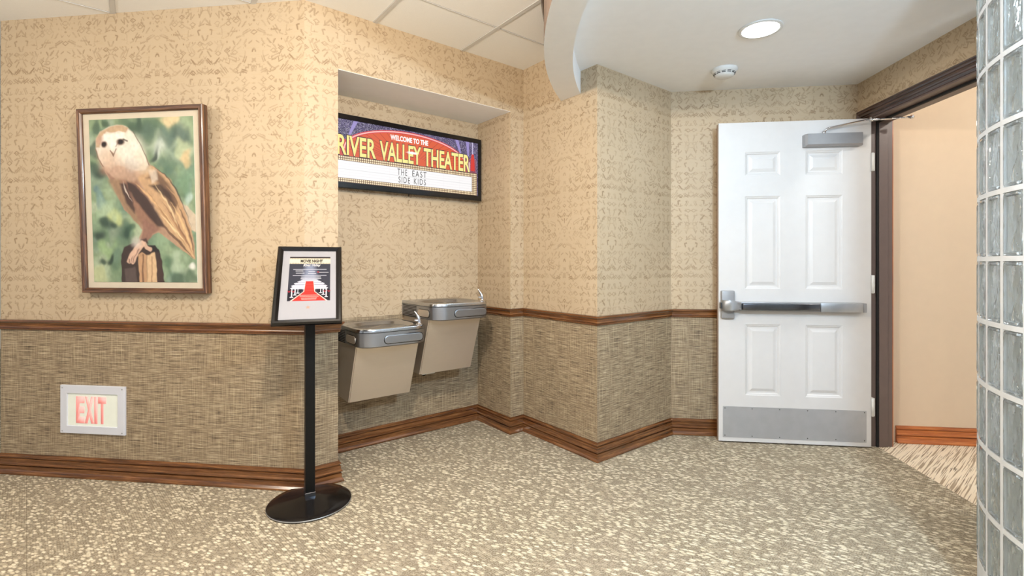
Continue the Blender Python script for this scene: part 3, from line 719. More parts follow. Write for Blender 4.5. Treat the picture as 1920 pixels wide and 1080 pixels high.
def owl():
    aw, ah = ax1-ax0, az1-az0
    c = Canvas(190, 300, ah/aw)
    def N_(x, y):   # measured positions on the artwork -> 0..1
        xl = 115+(y-155)*.0246; xr = 628+(y-130)*.0263; u = (x-xl)/(xr-xl); yt = 155-25*u; yb = 968-3*u
        return (u, (y-yt)/(yb-yt))
    Q = lambda *p: [N_(p[i], p[i+1]) for i in range(0, len(p), 2)]
    c.im[:] = c.lin((134, 158, 118)); c.wobble(0.16, 9)
    r = np.random.RandomState(5)
    greens = [(96, 130, 92), (150, 176, 132), (70, 102, 78), (172, 190, 150), (112, 146, 124), (84, 118, 96), (160, 180, 160), (196, 206, 176)]
    for k in range(150):
        c.blob(r.rand(), r.rand(), 0.04+0.10*r.rand(), greens[r.randint(len(greens))], 0.5, 0.03+0.09*r.rand())
    c.wobble(0.11, 13)
    for x, y, rad, col, a in ((450, 300, .07, (196, 208, 196), .9), (520, 150, .07, (226, 200, 150), .9), (560, 235, .10, (70, 98, 90), .8), (480, 230, .09, (92, 120, 112), .7), (380, 190, .10, (84, 112, 98), .7), (350, 165, .05, (50, 80, 60), .8),
                            (600, 330, .06, (224, 190, 132), .8), (570, 290, .06, (190, 204, 160), .8), (430, 320, .05, (30, 54, 44), .9), (500, 380, .09, (76, 112, 92), .8), (600, 430, .08, (120, 156, 124), .8), (610, 520, .05, (190, 214, 202), .9),
                            (580, 480, .07, (104, 144, 112), .6), (180, 560, .06, (110, 148, 150), .8), (150, 520, .04, (96, 130, 134), .8), (210, 600, .09, (176, 200, 160), .8), (180, 430, .07, (40, 66, 50), .9), (200, 410, .03, (16, 26, 24), .9), (150, 390, .06, (56, 84, 62), .8),
                            (250, 640, .06, (196, 206, 130), .8), (210, 670, .05, (36, 66, 50), .9), (170, 730, .06, (40, 62, 46), .9), (300, 720, .08, (30, 66, 48), .9), (340, 690, .05, (52, 88, 62), .8), (200, 790, .08, (150, 180, 122), .8), (215, 850, .05, (30, 54, 38), .9), (170, 870, .04, (44, 70, 50), .9),
                            (160, 930, .06, (190, 196, 140), .8), (550, 850, .08, (180, 200, 168), .8), (600, 800, .05, (120, 150, 110), .7), (560, 940, .08, (56, 88, 62), .8), (500, 880, .06, (80, 116, 84), .8), (620, 940, .05, (70, 100, 70), .8), (630, 890, .035, (238, 236, 226), .95), (480, 740, .09, (150, 178, 140), .7),
                            (190, 170, .05, (44, 78, 52), .8), (130, 200, .05, (60, 88, 70), .8), (140, 300, .05, (50, 76, 60), .8)):
        u, v = N_(x, y); c.blob(u, v, rad, col, a)
    c.wobble(0.010, 40)
    # tail tint behind, perch
    c.poly(Q(560, 560, 600, 580, 655, 640, 655, 715, 620, 700), (206, 186, 158), 0.01)
    c.poly(Q(275, 975, 272, 830, 290, 790, 330, 770, 420, 778, 462, 800, 478, 860, 490, 975), (60, 40, 30), 0.008)
    c.poly(Q(365, 975, 358, 830, 380, 815, 400, 830, 402, 975), (196, 150, 104), 0.008); c.poly(Q(402, 975, 402, 830, 440, 815, 452, 870, 455, 975), (222, 184, 136), 0.012)
    c.poly(Q(296, 975, 292, 900, 345, 890, 355, 975), (92, 74, 66), 0.012); c.poly(Q(395, 790, 440, 778, 466, 812, 430, 812), (30, 18, 14), 0.008)
    c.poly(Q(455, 975, 448, 850, 470, 850, 484, 975), (70, 44, 32), 0.01); c.line(Q(385, 830, 380, 900, 384, 975), (110, 70, 46), 0.008, 0.8); c.line(Q(425, 840, 428, 900, 424, 975), (160, 112, 74), 0.006, 0.6)
    # body
    body = Q(170, 235, 215, 200, 300, 190, 350, 240, 390, 320, 420, 375, 490, 420, 540, 490, 575, 570, 610, 670, 635, 760, 636, 845, 600, 820, 520, 760, 462, 712, 430, 730, 380, 775, 350, 780, 380, 700, 372, 690, 330, 640, 290, 600, 240, 500, 200, 420, 170, 370, 148, 300)
    c.poly(body, (180, 142, 112), 0.008)
    c.poly(Q(215, 440, 330, 420, 420, 560, 470, 700, 430, 712, 340, 650, 290, 590, 250, 520), (146, 100, 74), 0.03, .8)
    c.poly(Q(205, 455, 260, 440, 300, 520, 350, 620, 372, 690, 330, 640, 285, 585), (160, 130, 92), 0.02, .6)
    # golden wing
    c.poly(Q(330, 400, 430, 380, 520, 450, 575, 570, 625, 720, 636, 845, 560, 780, 500, 700, 440, 580, 380, 480), (204, 162, 114), 0.02, .95)
    c.poly(Q(400, 440, 470, 470, 500, 560, 540, 620, 560, 560, 520, 480, 450, 400), (92, 58, 38), 0.03, .8)
    c.poly(Q(300, 455, 350, 480, 420, 560, 470, 640, 490, 690, 450, 680, 400, 620, 350, 560, 310, 500), (46, 24, 20), 0.022, .9)
    c.poly(Q(270, 470, 300, 470, 335, 560, 345, 620, 300, 570), (62, 34, 28), 0.018, .9); c.line(Q(285, 460, 300, 510, 330, 560), (236, 216, 196), 0.006, .7, .006, True)
    c.poly(Q(415, 480, 470, 465, 520, 520, 545, 580, 500, 540), (60, 36, 24), 0.025, .9)
    for k, (p, col, w) in enumerate(((Q(430, 540, 500, 640, 560, 730, 628, 830), (238, 200, 140), .012), (Q(400, 500, 470, 600, 540, 700, 620, 820), (150, 102, 62), .008), (Q(480, 560, 540, 650, 590, 740, 630, 820), (128, 82, 50), .008), (Q(520, 560, 570, 650, 605, 740, 632, 830), (232, 190, 130), .010),
                                     (Q(550, 560, 590, 650, 620, 740, 634, 830), (96, 60, 40), .010), (Q(455, 640, 510, 710, 570, 770, 628, 838), (86, 52, 36), .012), (Q(440, 470, 500, 560, 530, 620, 560, 700), (236, 206, 154), .008), (Q(500, 480, 550, 540, 585, 620, 610, 700), (196, 150, 100), .008),
                                     (Q(425, 378, 490, 420, 545, 490, 582, 580, 622, 690), (60, 40, 30), .006), (Q(500, 600, 560, 700, 600, 770), (170, 116, 70), .007), (Q(350, 470, 420, 540, 470, 600), (226, 178, 120), .010), (Q(470, 620, 530, 690, 590, 760), (244, 214, 160), .008))):
        c.line(p, col, w, .8, .008, True)
    c.poly(Q(410, 400, 450, 400, 455, 450, 430, 470), (224, 206, 184), 0.02, .7)
    # breast shading and leg
    c.poly(Q(190, 390, 330, 390, 400, 400, 340, 460, 260, 450, 215, 440), (190, 154, 126), 0.03, .8)
    c.poly(Q(380, 640, 460, 700, 430, 725, 400, 770, 365, 775, 384, 710), (150, 104, 84), 0.015, .9); c.poly(Q(370, 750, 400, 745, 412, 770, 385, 782), (74, 40, 34), 0.01, .9)
    for p in (Q(380, 765, 345, 800, 318, 840, 312, 862), Q(385, 770, 350, 820, 332, 866), Q(390, 770, 400, 790, 420, 800)): c.line(p, (222, 180, 152), .018, .95, .008)
    c.line(Q(362, 800, 340, 838, 332, 866), (120, 76, 60), .005, .7); c.blob(*N_(350, 765), .05, (226, 214, 204), .6); c.line(Q(312, 850, 312, 866), (90, 60, 50), .006, .8)
    # head
    c.wobble(0.006, 30)
    head = Q(150, 300, 152, 250, 172, 215, 215, 188, 262, 178, 300, 185, 335, 215, 362, 260, 390, 320, 412, 374, 396, 400, 350, 405, 300, 392, 262, 380, 225, 392, 190, 385, 165, 350)
    c.poly(head, (236, 224, 206), 0.016); c.poly(Q(150, 290, 152, 245, 175, 212, 225, 186, 275, 177, 312, 192, 300, 215, 262, 208, 235, 218, 205, 212, 180, 235, 168, 290), (202, 168, 130), 0.012)
    c.poly(Q(190, 225, 235, 222, 290, 214, 300, 240, 262, 262, 246, 318, 228, 310, 210, 270, 185, 262), (246, 240, 228), 0.02)
    c.blob(*N_(300, 402), .13, (196, 158, 130), .75, .06); c.blob(*N_(220, 400), .10, (176, 134, 108), .7, .06); c.blob(*N_(390, 392), .07, (214, 190, 160), .6, .05); c.blob(*N_(205, 345), .09, (220, 184, 152), .6); c.blob(*N_(170, 255), .04, (196, 150, 130), .6); c.blob(*N_(330, 300), .12, (243, 234, 218), .7); c.blob(*N_(240, 375), .10, (214, 178, 150), .5); c.blob(*N_(330, 372), .07, (196, 186, 176), .5); c.blob(*N_(370, 330), .06, (232, 214, 190), .6)
    c.line(Q(148, 300, 160, 345, 185, 385), (120, 84, 62), .005, .7); c.line(Q(335, 210, 365, 262, 398, 330, 415, 375), (92, 72, 56), .004, .7)
    for ex, ey, rw, rh in ((191, 275, .024, .026), (274, 263, .034, .026)):
        c.blob(*N_(ex, ey), rw*1.35, (110, 66, 40), .9, rh*1.3, True); c.blob(*N_(ex, ey), rw, (24, 10, 12), 1, rh, True)
    c.line(Q(288, 250, 306, 256), (60, 44, 36), .008, .8); c.line(Q(262, 262, 250, 285), (150, 110, 84), .005, .6)
    c.poly(Q(222, 305, 238, 332, 252, 300, 242, 322), (150, 112, 82), 0.006, .9); c.line(Q(222, 306, 238, 332, 252, 296), (120, 84, 62), .005, .8)
    c.line(Q(200, 410, 225, 440, 250, 450), (150, 104, 84), .012, .6, .01, True)
    n1 = c.smooth_noise(60, 21)[..., None]; c.im *= 0.76+0.18*n1; g = c.im.mean(2, keepdims=True); c.im = c.im*0.88+g*0.12
    # a little glare is left to the glass in front
    return c.sheet('owl_painting', aw, ah, 'painted_sheet', pic, (ax0, 0.004, az0))
owl()
m = MB(); m.box((bz-.003, -0.0005, bz-.003), (fw-bz+.003, 0.0010, fh-bz+.003)); m.build('glazing', 'clearglass', parent=pic)
m = MB(); m.box((bz-.006, 0.011, bz-.006), (fw-bz+.006, 0.014, fh-bz+.006)); m.build('backing_board', 'doorback', parent=pic)

# ------------------------------------------------------------------ low exit sign
ex = root('exit_sign', 'low white framed exit sign on the linen wall under the owl picture', 'sign', (-2.706, 2.288, 0.235))
m = MB(); sw, sh = 0.383, 0.256; ix0, ix1, iz0, iz1 = 0.040, 0.343, 0.040, 0.214
def rect(x0, x1, z0, z1, y): return [(x0, y, z0), (x1, y, z0), (x1, y, z1), (x0, y, z1)]
m.grid([rect(0, sw, 0, sh, -0.0002), rect(0, sw, 0, sh, -0.010), rect(0.002, sw-.002, 0.002, sh-.002, -0.012), rect(ix0, ix1, iz0, iz1, -0.012), rect(ix0+.002, ix1-.002, iz0+.002, iz1-.002, -0.004)], closed=True, smooth=False, cap0=True)
m.build('cover_plate', 'plate', parent=ex)
m = MB(); m.box((ix0-.001, -0.0060, iz0-.001), (ix1+.001, -0.0008, iz1+.001)); m.build('sign_panel', 'ivory', parent=ex, label=None) if False else m.build('sign_panel', 'ivory', parent=ex)
for q, ch in enumerate('EXIT'):
    ww = (0.050, 0.052, 0.017, 0.046)[q]; xx = (0.092, 0.145, 0.201, 0.224)[q]
    text_mesh(ch, ww, 0.142, 0.0015, 'lettering', 'exit_red', ex, (xx, -0.0062, 0.055), bold=0.05)
for x in (0.014, sw-.014):
    for z in (0.012, sh-.014):
        m = MB(); m.tube([(x, -0.0118, z), (x, -0.0135, z)], [0.004, 0.003], 10); m.build('screw', 'alu', parent=ex)

# ------------------------------------------------------------------ backlit theater sign in the alcove
TW, TZ0, TZ1 = 1.127, 1.592, 2.034
tv = root('display_sign', 'black framed backlit RIVER VALLEY THEATER marquee screen inside the alcove', 'sign', (B1+d2(225)*1.136).to_3d()+Vector((0, 0, TZ0)), (0, 0, PI/4))
th_ = TZ1-TZ0; bT, bB, bS = 0.030, 0.034, 0.026
m = MB(); yf = -0.060
def rc(x0, x1, z0, z1, y): return [(x0, y, z0), (x1, y, z0), (x1, y, z1), (x0, y, z1)]
m.grid([rc(0.03, TW-.03, .03, th_-.03, -0.0105), rc(0.002, TW-.002, 0.002, th_-.002, -0.030), rc(0, TW, 0, th_, -0.032), rc(0, TW, 0, th_, yf+.003), rc(0.003, TW-.003, 0.003, th_-.003, yf), rc(bS, TW-bS, bB, th_-bT, yf+.001), rc(bS+.002, TW-bS-.002, bB+.002, th_-bT-.002, yf+.008)], closed=True, smooth=False, cap0=True)
m.build('bezel', 'gloss_black', parent=tv)
m = MB(); m.box((0.2, -0.0104, 0.1), (0.9, -0.0002, 0.35)); m.build('wall_bracket', 'black', parent=tv)
m = MB(); m.tube([(0.560, yf+.012, 0.0), (0.560, yf+.012, -0.016)], 0.003, 8); m.build('sensor_stub', 'black', parent=tv)
sx0, sx1, sz0, sz1 = bS+.001, TW-bS-.001, bB+.001, th_-bT-.001
SW_, SH_ = sx1-sx0, sz1-sz0
OX = -1.136                       # along-wall coordinate of the left edge
c = Canvas(640, 240, SH_/SW_)
def T_(s, z): return ((s-OX-sx0)/SW_, 1-(z-TZ0-sz0)/SH_)
TQ = lambda *p: [T_(p[i], p[i+1]) for i in range(0, len(p), 2)]
c.im[:] = c.lin((48, 36, 82))
nz = c.smooth_noise(20, 2)[..., None]; c.im *= 0.6+0.9*nz
st_ = c.rng.rand(240, 640); c.im[st_ > 0.86] = c.lin((190, 176, 222)); c.im[st_ > 0.965] = c.lin((255, 250, 255))
for a, b in ((-0.974, -0.927), (-0.179, -0.213), (-0.118, -0.125), (-1.06, -1.075), (-1.00, -0.93)):
    if a == -1.00: continue
    c.poly(TQ(a-.006, 1.90, a+.006, 1.90, b+.014, 2.003, b-.014, 2.003), (160, 146, 208), .002, .9)
cs, cz = -0.568, 1.99
archp = [(-0.568+0.43*math.cos(t), 1.83+0.155*math.sin(t)) for t in np.linspace(PI, 0, 30)]
P_ = [T_(*q) for q in archp]
c.poly(P_ + TQ(-0.13, 1.77, -1.01, 1.77), (222, 88, 44), .002)
for k in range(25):
    t = PI*k/24; x = -0.568+0.42*math.cos(t); z = 1.83+0.148*math.sin(t)
    c.line(TQ(-0.568+(x+.568)*.35, 1.80+(z-1.80)*.2, x, z), (176, 48, 30), .0016, .8, .0015)
c.poly(TQ(-1.10, 1.885, -0.98, 1.885, -0.98, 1.775, -1.10, 1.775), (214, 60, 44), .002, .9)
c.line(P_, (214, 40, 60), .0085, 1, .002); c.line(P_, (255, 196, 190), .0035, 1, .002)
c.blob(*T_(-0.568, 1.90), .10, (240, 110, 60), .35, .04)
c.poly(TQ(-0.14, 1.885, -0.05, 1.885, -0.05, 1.775, -0.14, 1.775), (170, 60, 70), .002, .5)
c.poly(TQ(-0.099, 1.80, -0.063, 1.80, -0.066, 1.885, -0.074, 1.922, -0.088, 1.922, -0.096, 1.885), (216, 44, 36), .002); c.line(TQ(-0.081, 1.922, -0.081, 2.005), (214, 206, 236), .0035, 1, .002)
c.poly(TQ(-0.115, 1.86, -0.104, 1.86, -0.104, 1.78, -0.115, 1.78), (232, 196, 190), .002)
# panel and bulbs
c.poly(TQ(-1.15, 1.787, -0.043, 1.787, -0.043, 1.60, -1.15, 1.60), (116, 84, 66), .001)
def bulbs(s0, s1, z0, z1, nx_, nz_):
    ds = (s1-s0)/nx_; dz = (z1-z0)/nz_
    S = OX+sx0+c.X*SW_; Z = TZ0+sz0+(1-c.Y)*SH_
    m_ = (S > s0) & (S < s1) & (Z > z0) & (Z < z1)
    q = np.hypot(((S-s0) % ds)/ds-.5, ((Z-z0) % dz)/dz-.5)
    a = np.where(m_, np.clip((0.46-q)*6, 0, 1), 0); c.blend(a, (255, 226, 166)); c.blend(np.where(m_, np.clip((0.24-q)*8, 0, 1), 0), (255, 255, 246))
bulbs(-1.108, -0.047, 1.757, 1.784, 84, 2); bulbs(-1.108, -0.047, 1.628, 1.652, 84, 2); bulbs(-0.085, -0.047, 1.652, 1.757, 3, 8)
c.poly(TQ(-1.15, 1.756, -0.088, 1.756, -0.088, 1.653, -1.15, 1.653), (250, 248, 248), .001)
c.line(TQ(-1.12, 1.705, -0.088, 1.705), (160, 156, 160), .0007, .8, .001)
for z in (1.688, 1.671, 1.722, 1.739): c.line(TQ(-1.12, z, -0.088, z), (226, 218, 222), .0006, .8, .001)
for s in np.arange(-1.1, -0.1, 0.13): c.line(TQ(s, 1.655, s, 1.755), (232, 222, 226), .0006, .6, .001)
scr = c.sheet('screen', SW_, SH_, 'backlit_screen', tv, (sx0, yf+.006, sz0))
def tvt(txt, s0, s1, z0, z1, mat, y=0.0, **k): return text_mesh(txt, s1-s0, z1-z0, 0.0006, 'lettering', mat, scr, (s0-OX-sx0, -0.0006-y, z0-TZ0-sz0), **k)
for txt, s0, s1 in (('RIVER', -1.040, -0.801), ('VALLEY', -0.776, -0.490), ('THEATER', -0.470, -0.106)):
    tvt(txt, s0-.004, s1+.004, 1.784, 1.914, 'lit_dark', bold=0.045); tvt(txt, s0, s1, 1.789, 1.909, 'lit_yellow', y=0.0008, bold=0.022)
tvt('WELCOME TO THE', -0.706, -0.438, 1.926, 1.960, 'lit_white', y=0.0016, bold=0.04)
for txt, a_, b_, c_, e_ in (('THE', -0.657, -0.590, 1.709, 1.749), ('EAST', -0.553, -0.450, 1.709, 1.749), ('SIDE', -0.650, -0.570, 1.660, 1.699), ('KIDS', -0.541, -0.455, 1.660, 1.699)): tvt(txt, a_, b_, c_, e_, 'lit_grey', spacing=1.3)
m = MB(); f = []
for k in range(16): f.append(((0.050 if k % 2 == 0 else 0.022)*math.cos(2*PI*k/16)*(1.0), (0.010 if k % 2 == 0 else 0.007)*math.sin(2*PI*k/16)))
m.prism([(x, z) for x, z in f], 0, 0.0006)
o = m.build('glint', 'lit_white', parent=scr, loc=(-0.555-OX-sx0, -0.0024, 1.862-TZ0-sz0), rot=(PI/2, 0, 0))

# ------------------------------------------------------------------ drinking fountains
def outline(n=72, inset=0.0, W=0.405, D=0.44):
    pts = []
    r = 0.06
    def arc(cx, cy, a0, a1, rr, k): return [(cx+rr*math.cos(math.radians(a0+(a1-a0)*i/k)), cy+rr*math.sin(math.radians(a0+(a1-a0)*i/k))) for i in range(k+1)]
    i = inset; rr2 = r-i
    P = [(i, -0.0005)] + arc(r, -D+r+0.012, 180, 250, rr2, 8)
    # bowed front between the corners
    xs_ = np.linspace(0.055, W-0.055, 9)
    P += [(x, -D+i-0.004-0.006*(1-((x-W/2)/(W/2))**2)+0.006) for x in xs_]
    P += arc(W-r, -D+r+0.012, 290, 360, rr2, 8) + [(W-i, -0.0005)]
    # resample
    P = [Vector(p) for p in P]; seg = [(P[k], P[(k+1) % len(P)]) for k in range(len(P))]; ln = [(b-a).length for a, b in seg]; tot = sum(ln); out = []
    for k in range(n):
        t = tot*k/n; j = 0
        while t > ln[j]: t -= ln[j]; j += 1
        out.append(seg[j][0].lerp(seg[j][1], t/ln[j]))
    return out
def fountain(label, s0, zt, zbot, vents, pipe):
    zb_ = zt-0.102
    f = root('drinking_fountain', label, 'drinking fountain', (B1+d2(45)*s0).to_3d()+Vector((0, 0, zbot)), (0, 0, PI/4), group='wall mounted drinking fountains')
    W_, D_ = 0.405, 0.44; a = zb_-zbot; t = zt-zbot
    m = MB(); r0 = outline(inset=0.010); r1 = outline(inset=0.001); r2 = outline(inset=0.0)
    m.grid([[(p.x, p.y, a) for p in r0], [(p.x, p.y, a+0.006) for p in r1], [(p.x, p.y, a+0.040) for p in r2], [(p.x, p.y, a+0.080) for p in r2]], closed=True, cap0=True, cap1=True, smooth=True)
    body = m.build('basin_housing', 'steel', parent=f, smooth_angle=50)
    # polished top with sunken oval bowl
    cx, cy = 0.200, -0.235; n = 72
    def oval(sc, z, px=2.6):
        out = []
        for p in r2:
            an = math.atan2(p.y-cy, p.x-cx); ca, sa = math.cos(an), math.sin(an)
            rad = 1/((abs(ca)/(0.178*sc))**px+(abs(sa)/(0.165*sc))**px)**(1/px)
            out.append((cx+rad*ca, cy+rad*sa, z))
        return out
    rim0 = outline(inset=0.006)
    m = MB()
    m.grid([[(p.x, p.y, a+0.0805) for p in rim0], [(p.x, p.y, a+0.083) for p in r2], [(p.x, p.y, t-0.006) for p in r2], [(p.x, p.y, t-0.001) for p in outline(inset=0.003)], [(p.x, p.y, t) for p in outline(inset=0.008)],
            oval(1.03, t-0.002), oval(1.0, t-0.006), oval(0.95, t-0.020), oval(0.80, t-0.040), oval(0.45, t-0.050), oval(0.08, t-0.054)], closed=True, cap0=True, cap1=True, smooth=True)
    top = m.build('basin', 'bowl', parent=f, smooth_angle=42)
    m = MB(); m.lathe([(0.0, t-0.050), (0.018, t-0.050), (0.020, t-0.053)], 24, (cx, cy)); m.build('drain', 'darksteel', parent=top)
    # bubbler
    bx, by = W_-0.042, -0.400
    m = MB(); m.lathe([(0.020, t-0.002), (0.020, t+0.002), (0.013, t+0.006), (0.011, t+0.012)], 24, (bx, by))
    m.tube([(bx, by, t), (bx+0.001, by, t+0.020), (bx-0.002, by+0.004, t+0.040), (bx-0.010, by+0.012, t+0.060), (bx-0.020, by+0.020, t+0.078)], [0.011, 0.011, 0.010, 0.007, 0.0025], 12)
    m.tube([(bx, by, t+0.026), (bx-0.014, by+0.004, t+0.024), (bx-0.026, by+0.006, t+0.027)], [0.007, 0.006, 0.0055], 10)
    m.build('bubbler', 'chrome', parent=f, smooth_angle=60)
    # push pads: dark groove ring, raised pill
    def pill(m, x0, x1, z0, z1, y, dep, side=False, k=10, mi=0):
        r = (z1-z0)/2; zc = (z0+z1)/2; P = []
        for i in range(k+1):
            an = math.radians(-90+180*i/k); P.append((x1-r+r*math.cos(an), zc+r*math.sin(an)))
        for i in range(k+1):
            an = math.radians(90+180*i/k); P.append((x0+r+r*math.cos(an), zc+r*math.sin(an)))
        g = (lambda x, z, d: (-d, -x, z)) if side else (lambda x, z, d: (x, -d, z))
        c_ = [(p[0], p[1]) for p in P]; mx_ = (x0+x1)/2
        inn = [(mx_+(p[0]-mx_)*(1-0.004/(x1-x0)*2), zc+(p[1]-zc)*0.86) for p in P]
        m.grid([[g(x, z, y) for x, z in c_], [g(x, z, y+dep*0.7) for x, z in c_], [g(x, z, y+dep) for x, z in inn]], closed=True, cap0=True, cap1=True, smooth=False, mi=mi)
    m = MB(); pill(m, 0.128, 0.368, a+0.014, a+0.066, D_+0.0015, 0.0022, mi=1); pill(m, 0.132, 0.364, a+0.018, a+0.062, D_+0.0036, 0.004)
    m.build('push_pad', ['steel', 'black'], parent=f)
    m = MB(); pill(m, 0.225, 0.375, a+0.014, a+0.064, -0.001, 0.002, True, mi=1); pill(m, 0.229, 0.371, a+0.018, a+0.060, 0.0009, 0.004, True)
    o = m.build('push_pad', ['satin', 'black'], parent=f)
    m = MB()
    for k in range(8):
        z = a+0.006+k*0.0092; m.box((-0.0016, -0.205, z), (-0.0001, -0.018, z+0.0050))
    m.build('vent_grille', 'slot', parent=f)
    # slanted shroud below
    x0, x1 = 0.012, 0.392; y0t, y0b = -0.345, -0.225
    m = MB(); vs = {}
    rows = [[(x0, -0.0005, 0.006), (x0, y0b, 0.0), (x1, y0b, 0.0), (x1, -0.0005, 0.006)], [(x0, -0.0005, a-.0005), (x0, y0t, a-.0005), (x1, y0t, a-.0005), (x1, -0.0005, a-.0005)]]
    m.grid(rows, closed=True, smooth=False, cap0=True, cap1=True)
    es = [e for e in m.bm.edges if abs(e.verts[0].co.z-e.verts[1].co.z) > 0.1 and e.verts[0].co.y < -0.1]
    bmesh.ops.bevel(m.bm, geom=es, offset=0.006, segments=2, affect='EDGES')
    m.build('shroud', 'satin', parent=f)
    if pipe:
        m = MB(); m.tube([(0.075+.016*math.cos(tt), -0.16, -0.004+.020*math.sin(tt)) for tt in np.linspace(PI*1.0, 2*PI, 10)], 0.006, 8)
        m.tube([(0.04, -0.20, -0.004), (0.13, -0.20, -0.004)], 0.007, 8, mi=1)
        m.build('drain_trap', ['black', 'plastic_white'], parent=f)
    return f
fountain('lower stainless drinking fountain on the left, partly hidden by the movie poster', -1.045, 0.785, 0.352, True, False)
fountain('higher stainless drinking fountain on the right with louvred side vent', -0.600, 0.900, 0.448, True, True)

# ------------------------------------------------------------------ poster stand
SX, SY = -1.23, 2.169
stand = root('sign_stand', 'black floor standing sign holder with MOVIE NIGHT poster on round base', 'sign stand', (SX, SY, 0), (0, 0, 0))
m = MB(); m.lathe([(0.0, 0.0005), (0.186, 0.0005), (0.187, 0.008), (0.183, 0.012), (0.150, 0.018), (0.06, 0.032), (0.040, 0.038), (0.0, 0.038)], 72); sb = m.build('base', 'gloss_black', parent=stand, smooth_angle=50)
m = MB(); m.lathe([(0.1872, 0.004), (0.1880, 0.005), (0.1880, 0.008), (0.1872, 0.009)], 72); m.build('base_edge', 'alu', parent=sb)
ps = 0.0215; pr = (0, 0, math.radians(6.85+30))
m = MB(); m.box((-ps, -ps, 0.036), (ps, ps, 1.02), 0.003, 2); pole = m.build('pole', 'black', parent=stand, rot=pr)
m = MB(); m.box((-ps-.002, -ps-.002, 0.034), (ps+.002, ps+.002, 0.058), 0.001, 1); m.build('pole_collar', 'darksteel', parent=pole)
yaw = 0.1195+math.radians(20); tilt = math.radians(-39.5); HW, HL = 0.288, 0.448
# holder: local x right, local z up the sheet, front -y
hroot = bpy.data.objects.new('sign_holder', None)
fb = Vector((-0.945, 2.12))       # camera frame of the front lower edge centre
cz_, sz_ = math.cos(0.1195), math.sin(0.1195); X0 = -0.896; Y0 = 2.115
wx, wy = cz_*X0-sz_*Y0, sz_*X0+cz_*Y0
hm = Matrix.Translation((wx-SX, wy-SY, 0.872)) @ Matrix.Rotation(yaw, 4, 'Z') @ Matrix.Rotation(tilt, 4, 'X')
bw = 0.026
prof2 = [(0, 0.004), (0, -0.006), (0.006, -0.014), (0.014, -0.015), (0.022, -0.009), (bw, -0.006), (bw, 0.0)]
m = MB(); m.sweep([(-HW/2, 0), (-HW/2, HL), (HW/2, HL), (HW/2, 0)], [(o, -h) for o, h in prof2], lambda x, z, h: (x, -h, z), closed=True)
m.box((-HW/2+.003, 0.0, 0.003), (HW/2-.003, 0.010, HL-.003))
sf = m.build('sign_frame', 'gloss_black', parent=stand, smooth_angle=30); sf.matrix_local = hm
m = MB(); m.box((-.03, 0.010, 0.19), (.03, 0.022, 0.28), 0.003, 2); m.tube([(0, 0.018, 0.235), (0, 0.065, 0.21)], 0.012, 12)
m.build('bracket', 'black', parent=sf)
pw, pl = HW-2*bw+.004, HL-2*bw+.004
c = Canvas(170, 270, pl/pw); c.im[:] = c.lin((182, 180, 184))
# measured on the poster: printed area
U0, U1, V0, V1 = 0.135, 0.885, 0.095, 0.745
def R_(u, v): return (U0+(U1-U0)*u, V0+(V1-V0)*v)
RQ = lambda *p: [R_(p[i], p[i+1]) for i in range(0, len(p), 2)]
c.poly(RQ(0, 0, 1, 0, 1, 1, 0, 1), (66, 66, 76), .002); c.poly(RQ(0, .0, 1, .0, 1, .035, 0, .035), (60, 52, 54), .002)
c.poly(RQ(.40, .17, .60, .17, .68, .56, .32, .56), (140, 146, 168), .10, .9)
c.poly(RQ(0, .035, 1, .035, 1, .165, 0, .165), (234, 222, 196), .002)
for k in range(26):
    for v in (.05, .152): c.blob(*R_((k+.5)/26, v), .009, (40, 36, 38), 1, .009, True)
for v in (.30, .44): c.line(RQ(.10, v, .90, v), (206, 206, 216), .006, .95)
def dashes(u0, u1, v, col=(232, 232, 238), w=.006, seed=1):
    r = np.random.RandomState(seed); u = u0
    while u < u1:
        l = r.uniform(.03, .08); c.line(RQ(u, v, min(u+l, u1), v), col, w, .8, .006); u += l+.015
dashes(.16, .34, .335, seed=2); dashes(.17, .36, .385, seed=3); dashes(.47, .63, .350, seed=4); dashes(.46, .65, .395, seed=5); dashes(.73, .95, .370, seed=6); dashes(.30, .76, .475, seed=7); dashes(.29, .77, .510, seed=8)
c.blob(*R_(.70, .36), .02, (200, 60, 70), .9, .014)
for v, hw_, th2 in ((.545, .20, .014), (.58, .28, .02), (.62, .36, .026), (.67, .42, .034), (.72, .44, .03)):
    c.poly(RQ(.5-hw_, v, .5-hw_+.04, v-.018, .5+hw_-.04, v-.018, .5+hw_, v, .5+hw_-.02, v+th2, .5-hw_+.02, v+th2), (206, 202, 218), .008); c.line(RQ(.5-hw_, v+.004, .5+hw_, v+.004), (240, 238, 246), .006, .9)
    c.line(RQ(.5-hw_+.03, v+th2, .5+hw_-.03, v+th2), (150, 146, 166), .005, .8)
c.poly(RQ(.04, .745, .34, .745, .24, .93, 0, 1.0, 0, .78), (46, 44, 50), .01); c.poly(RQ(.66, .745, .96, .745, 1, .78, 1, 1, .76, .93), (46, 44, 50), .01)
for u in (.095, .17, .235, .77, .835, .905):
    hh = .17 if u in (.095, .905) else (.12 if u in (.17, .835) else .08)
    c.line(RQ(u, .745, u, .745+hh), (232, 230, 238), .010 if hh > .1 else .006, .95); c.line(RQ(u-.03, .75+hh, u+.03, .75+hh), (226, 222, 230), .009, .95)
for u in (.03, .13, .87, .97): c.line(RQ(u-.03, .78, u, .81, u+.03, .78), (170, 50, 64), .008, .9)
c.poly(RQ(.40, .575, .60, .575, .64, .80, .94, 1.0, .06, 1.0, .36, .80), (250, 216, 204), .006)
c.poly(RQ(.41, .57, .59, .57, .62, .80, .90, 1.0, .10, 1.0, .38, .80), (208, 62, 56), .004)
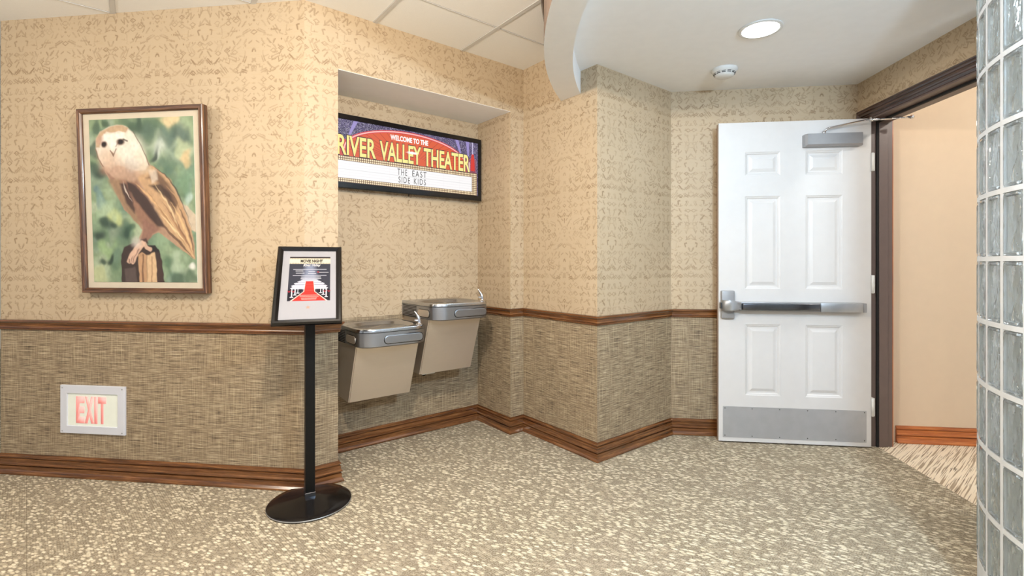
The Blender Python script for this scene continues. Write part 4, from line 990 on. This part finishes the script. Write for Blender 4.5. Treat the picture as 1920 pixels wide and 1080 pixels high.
for v, h2 in ((.64, .105), (.70, .112), (.775, .12)): c.line(RQ(.5-h2, v, .5+h2, v), (226, 96, 84), .004, .8)
for v, a_, b_, sd in ((.88, .28, .72, 11), (.91, .29, .72, 12), (.94, .32, .68, 13), (.965, .33, .67, 14)): dashes(a_, b_, v, (250, 206, 196), .0055, sd)
c.im *= 0.66
poster = c.sheet('poster', pw, pl, 'matte_sheet', sf, (-pw/2, -0.003, bw-.002), th=0.0015)
def pt(txt, u0, u1, v0, v1, mat, **k):
    a_, b_ = R_(u0, v0); c1_, d1_ = R_(u1, v1)
    return text_mesh(txt, (c1_-a_)*pw, (d1_-b_)*pl, 0.0004, 'lettering', mat, poster, (a_*pw, -0.0001, (1-d1_)*pl), **k)
pt('MOVIE NIGHT', .26, .81, .066, .136, 'ink', bold=0.045); pt('River Valley', .33, .76, .170, .245, 'ink_white', bold=0.03, shear=0.3)
m = MB(); f = []
for k in range(10): rad = .0115 if k % 2 == 0 else .0046; f.append((rad*math.sin(2*PI*k/10), rad*math.cos(2*PI*k/10)))
m.prism(f, 0, 0.0004); m.build('star', 'ink_star', parent=poster, loc=(pw*.5, -0.0001, pl*.165), rot=(PI/2, 0, 0))

# ------------------------------------------------------------------ ceiling fixtures
dl = root('downlight', 'round lit recessed downlight in the white drywall ceiling', 'ceiling light', (0.926, 2.495, C2))
m = MB(); m.lathe([(0.083, 0.0), (0.098, -0.0005), (0.100, -0.004), (0.094, -0.007), (0.084, -0.006), (0.083, 0.0)], 48); m.build('trim_ring', 'plastic_white', parent=dl, smooth_angle=40)
m = MB(); m.lathe([(0.0, -0.0035), (0.082, -0.0035), (0.082, -0.0005), (0.0, -0.0005)], 48); m.build('diffuser', 'lamp', parent=dl)
sd = root('smoke_detector', 'small round white smoke detector on the ceiling in front of the back wall', 'smoke detector', (0.907, 2.99, C2))
m = MB(); m.lathe([(0.0, -0.0003), (0.072, -0.0003), (0.073, -0.008), (0.066, -0.022), (0.058, -0.026), (0.056, -0.030), (0.052, -0.040), (0.044, -0.046), (0.0, -0.048)], 48); m.build('housing', 'plastic_white', parent=sd, smooth_angle=40)
m = MB()
for k in range(12):
    a = 2*PI*k/12
    m.tube([(0.0565*math.cos(a+t), 0.0565*math.sin(a+t), -0.032) for t in np.linspace(0, 0.36, 5)], 0.0022, 6)
    m.tube([(0.0600*math.cos(a+t), 0.0600*math.sin(a+t), -0.0255) for t in np.linspace(0, 0.36, 5)], 0.0012, 6)
m.build('vent_slots', 'slot', parent=sd)
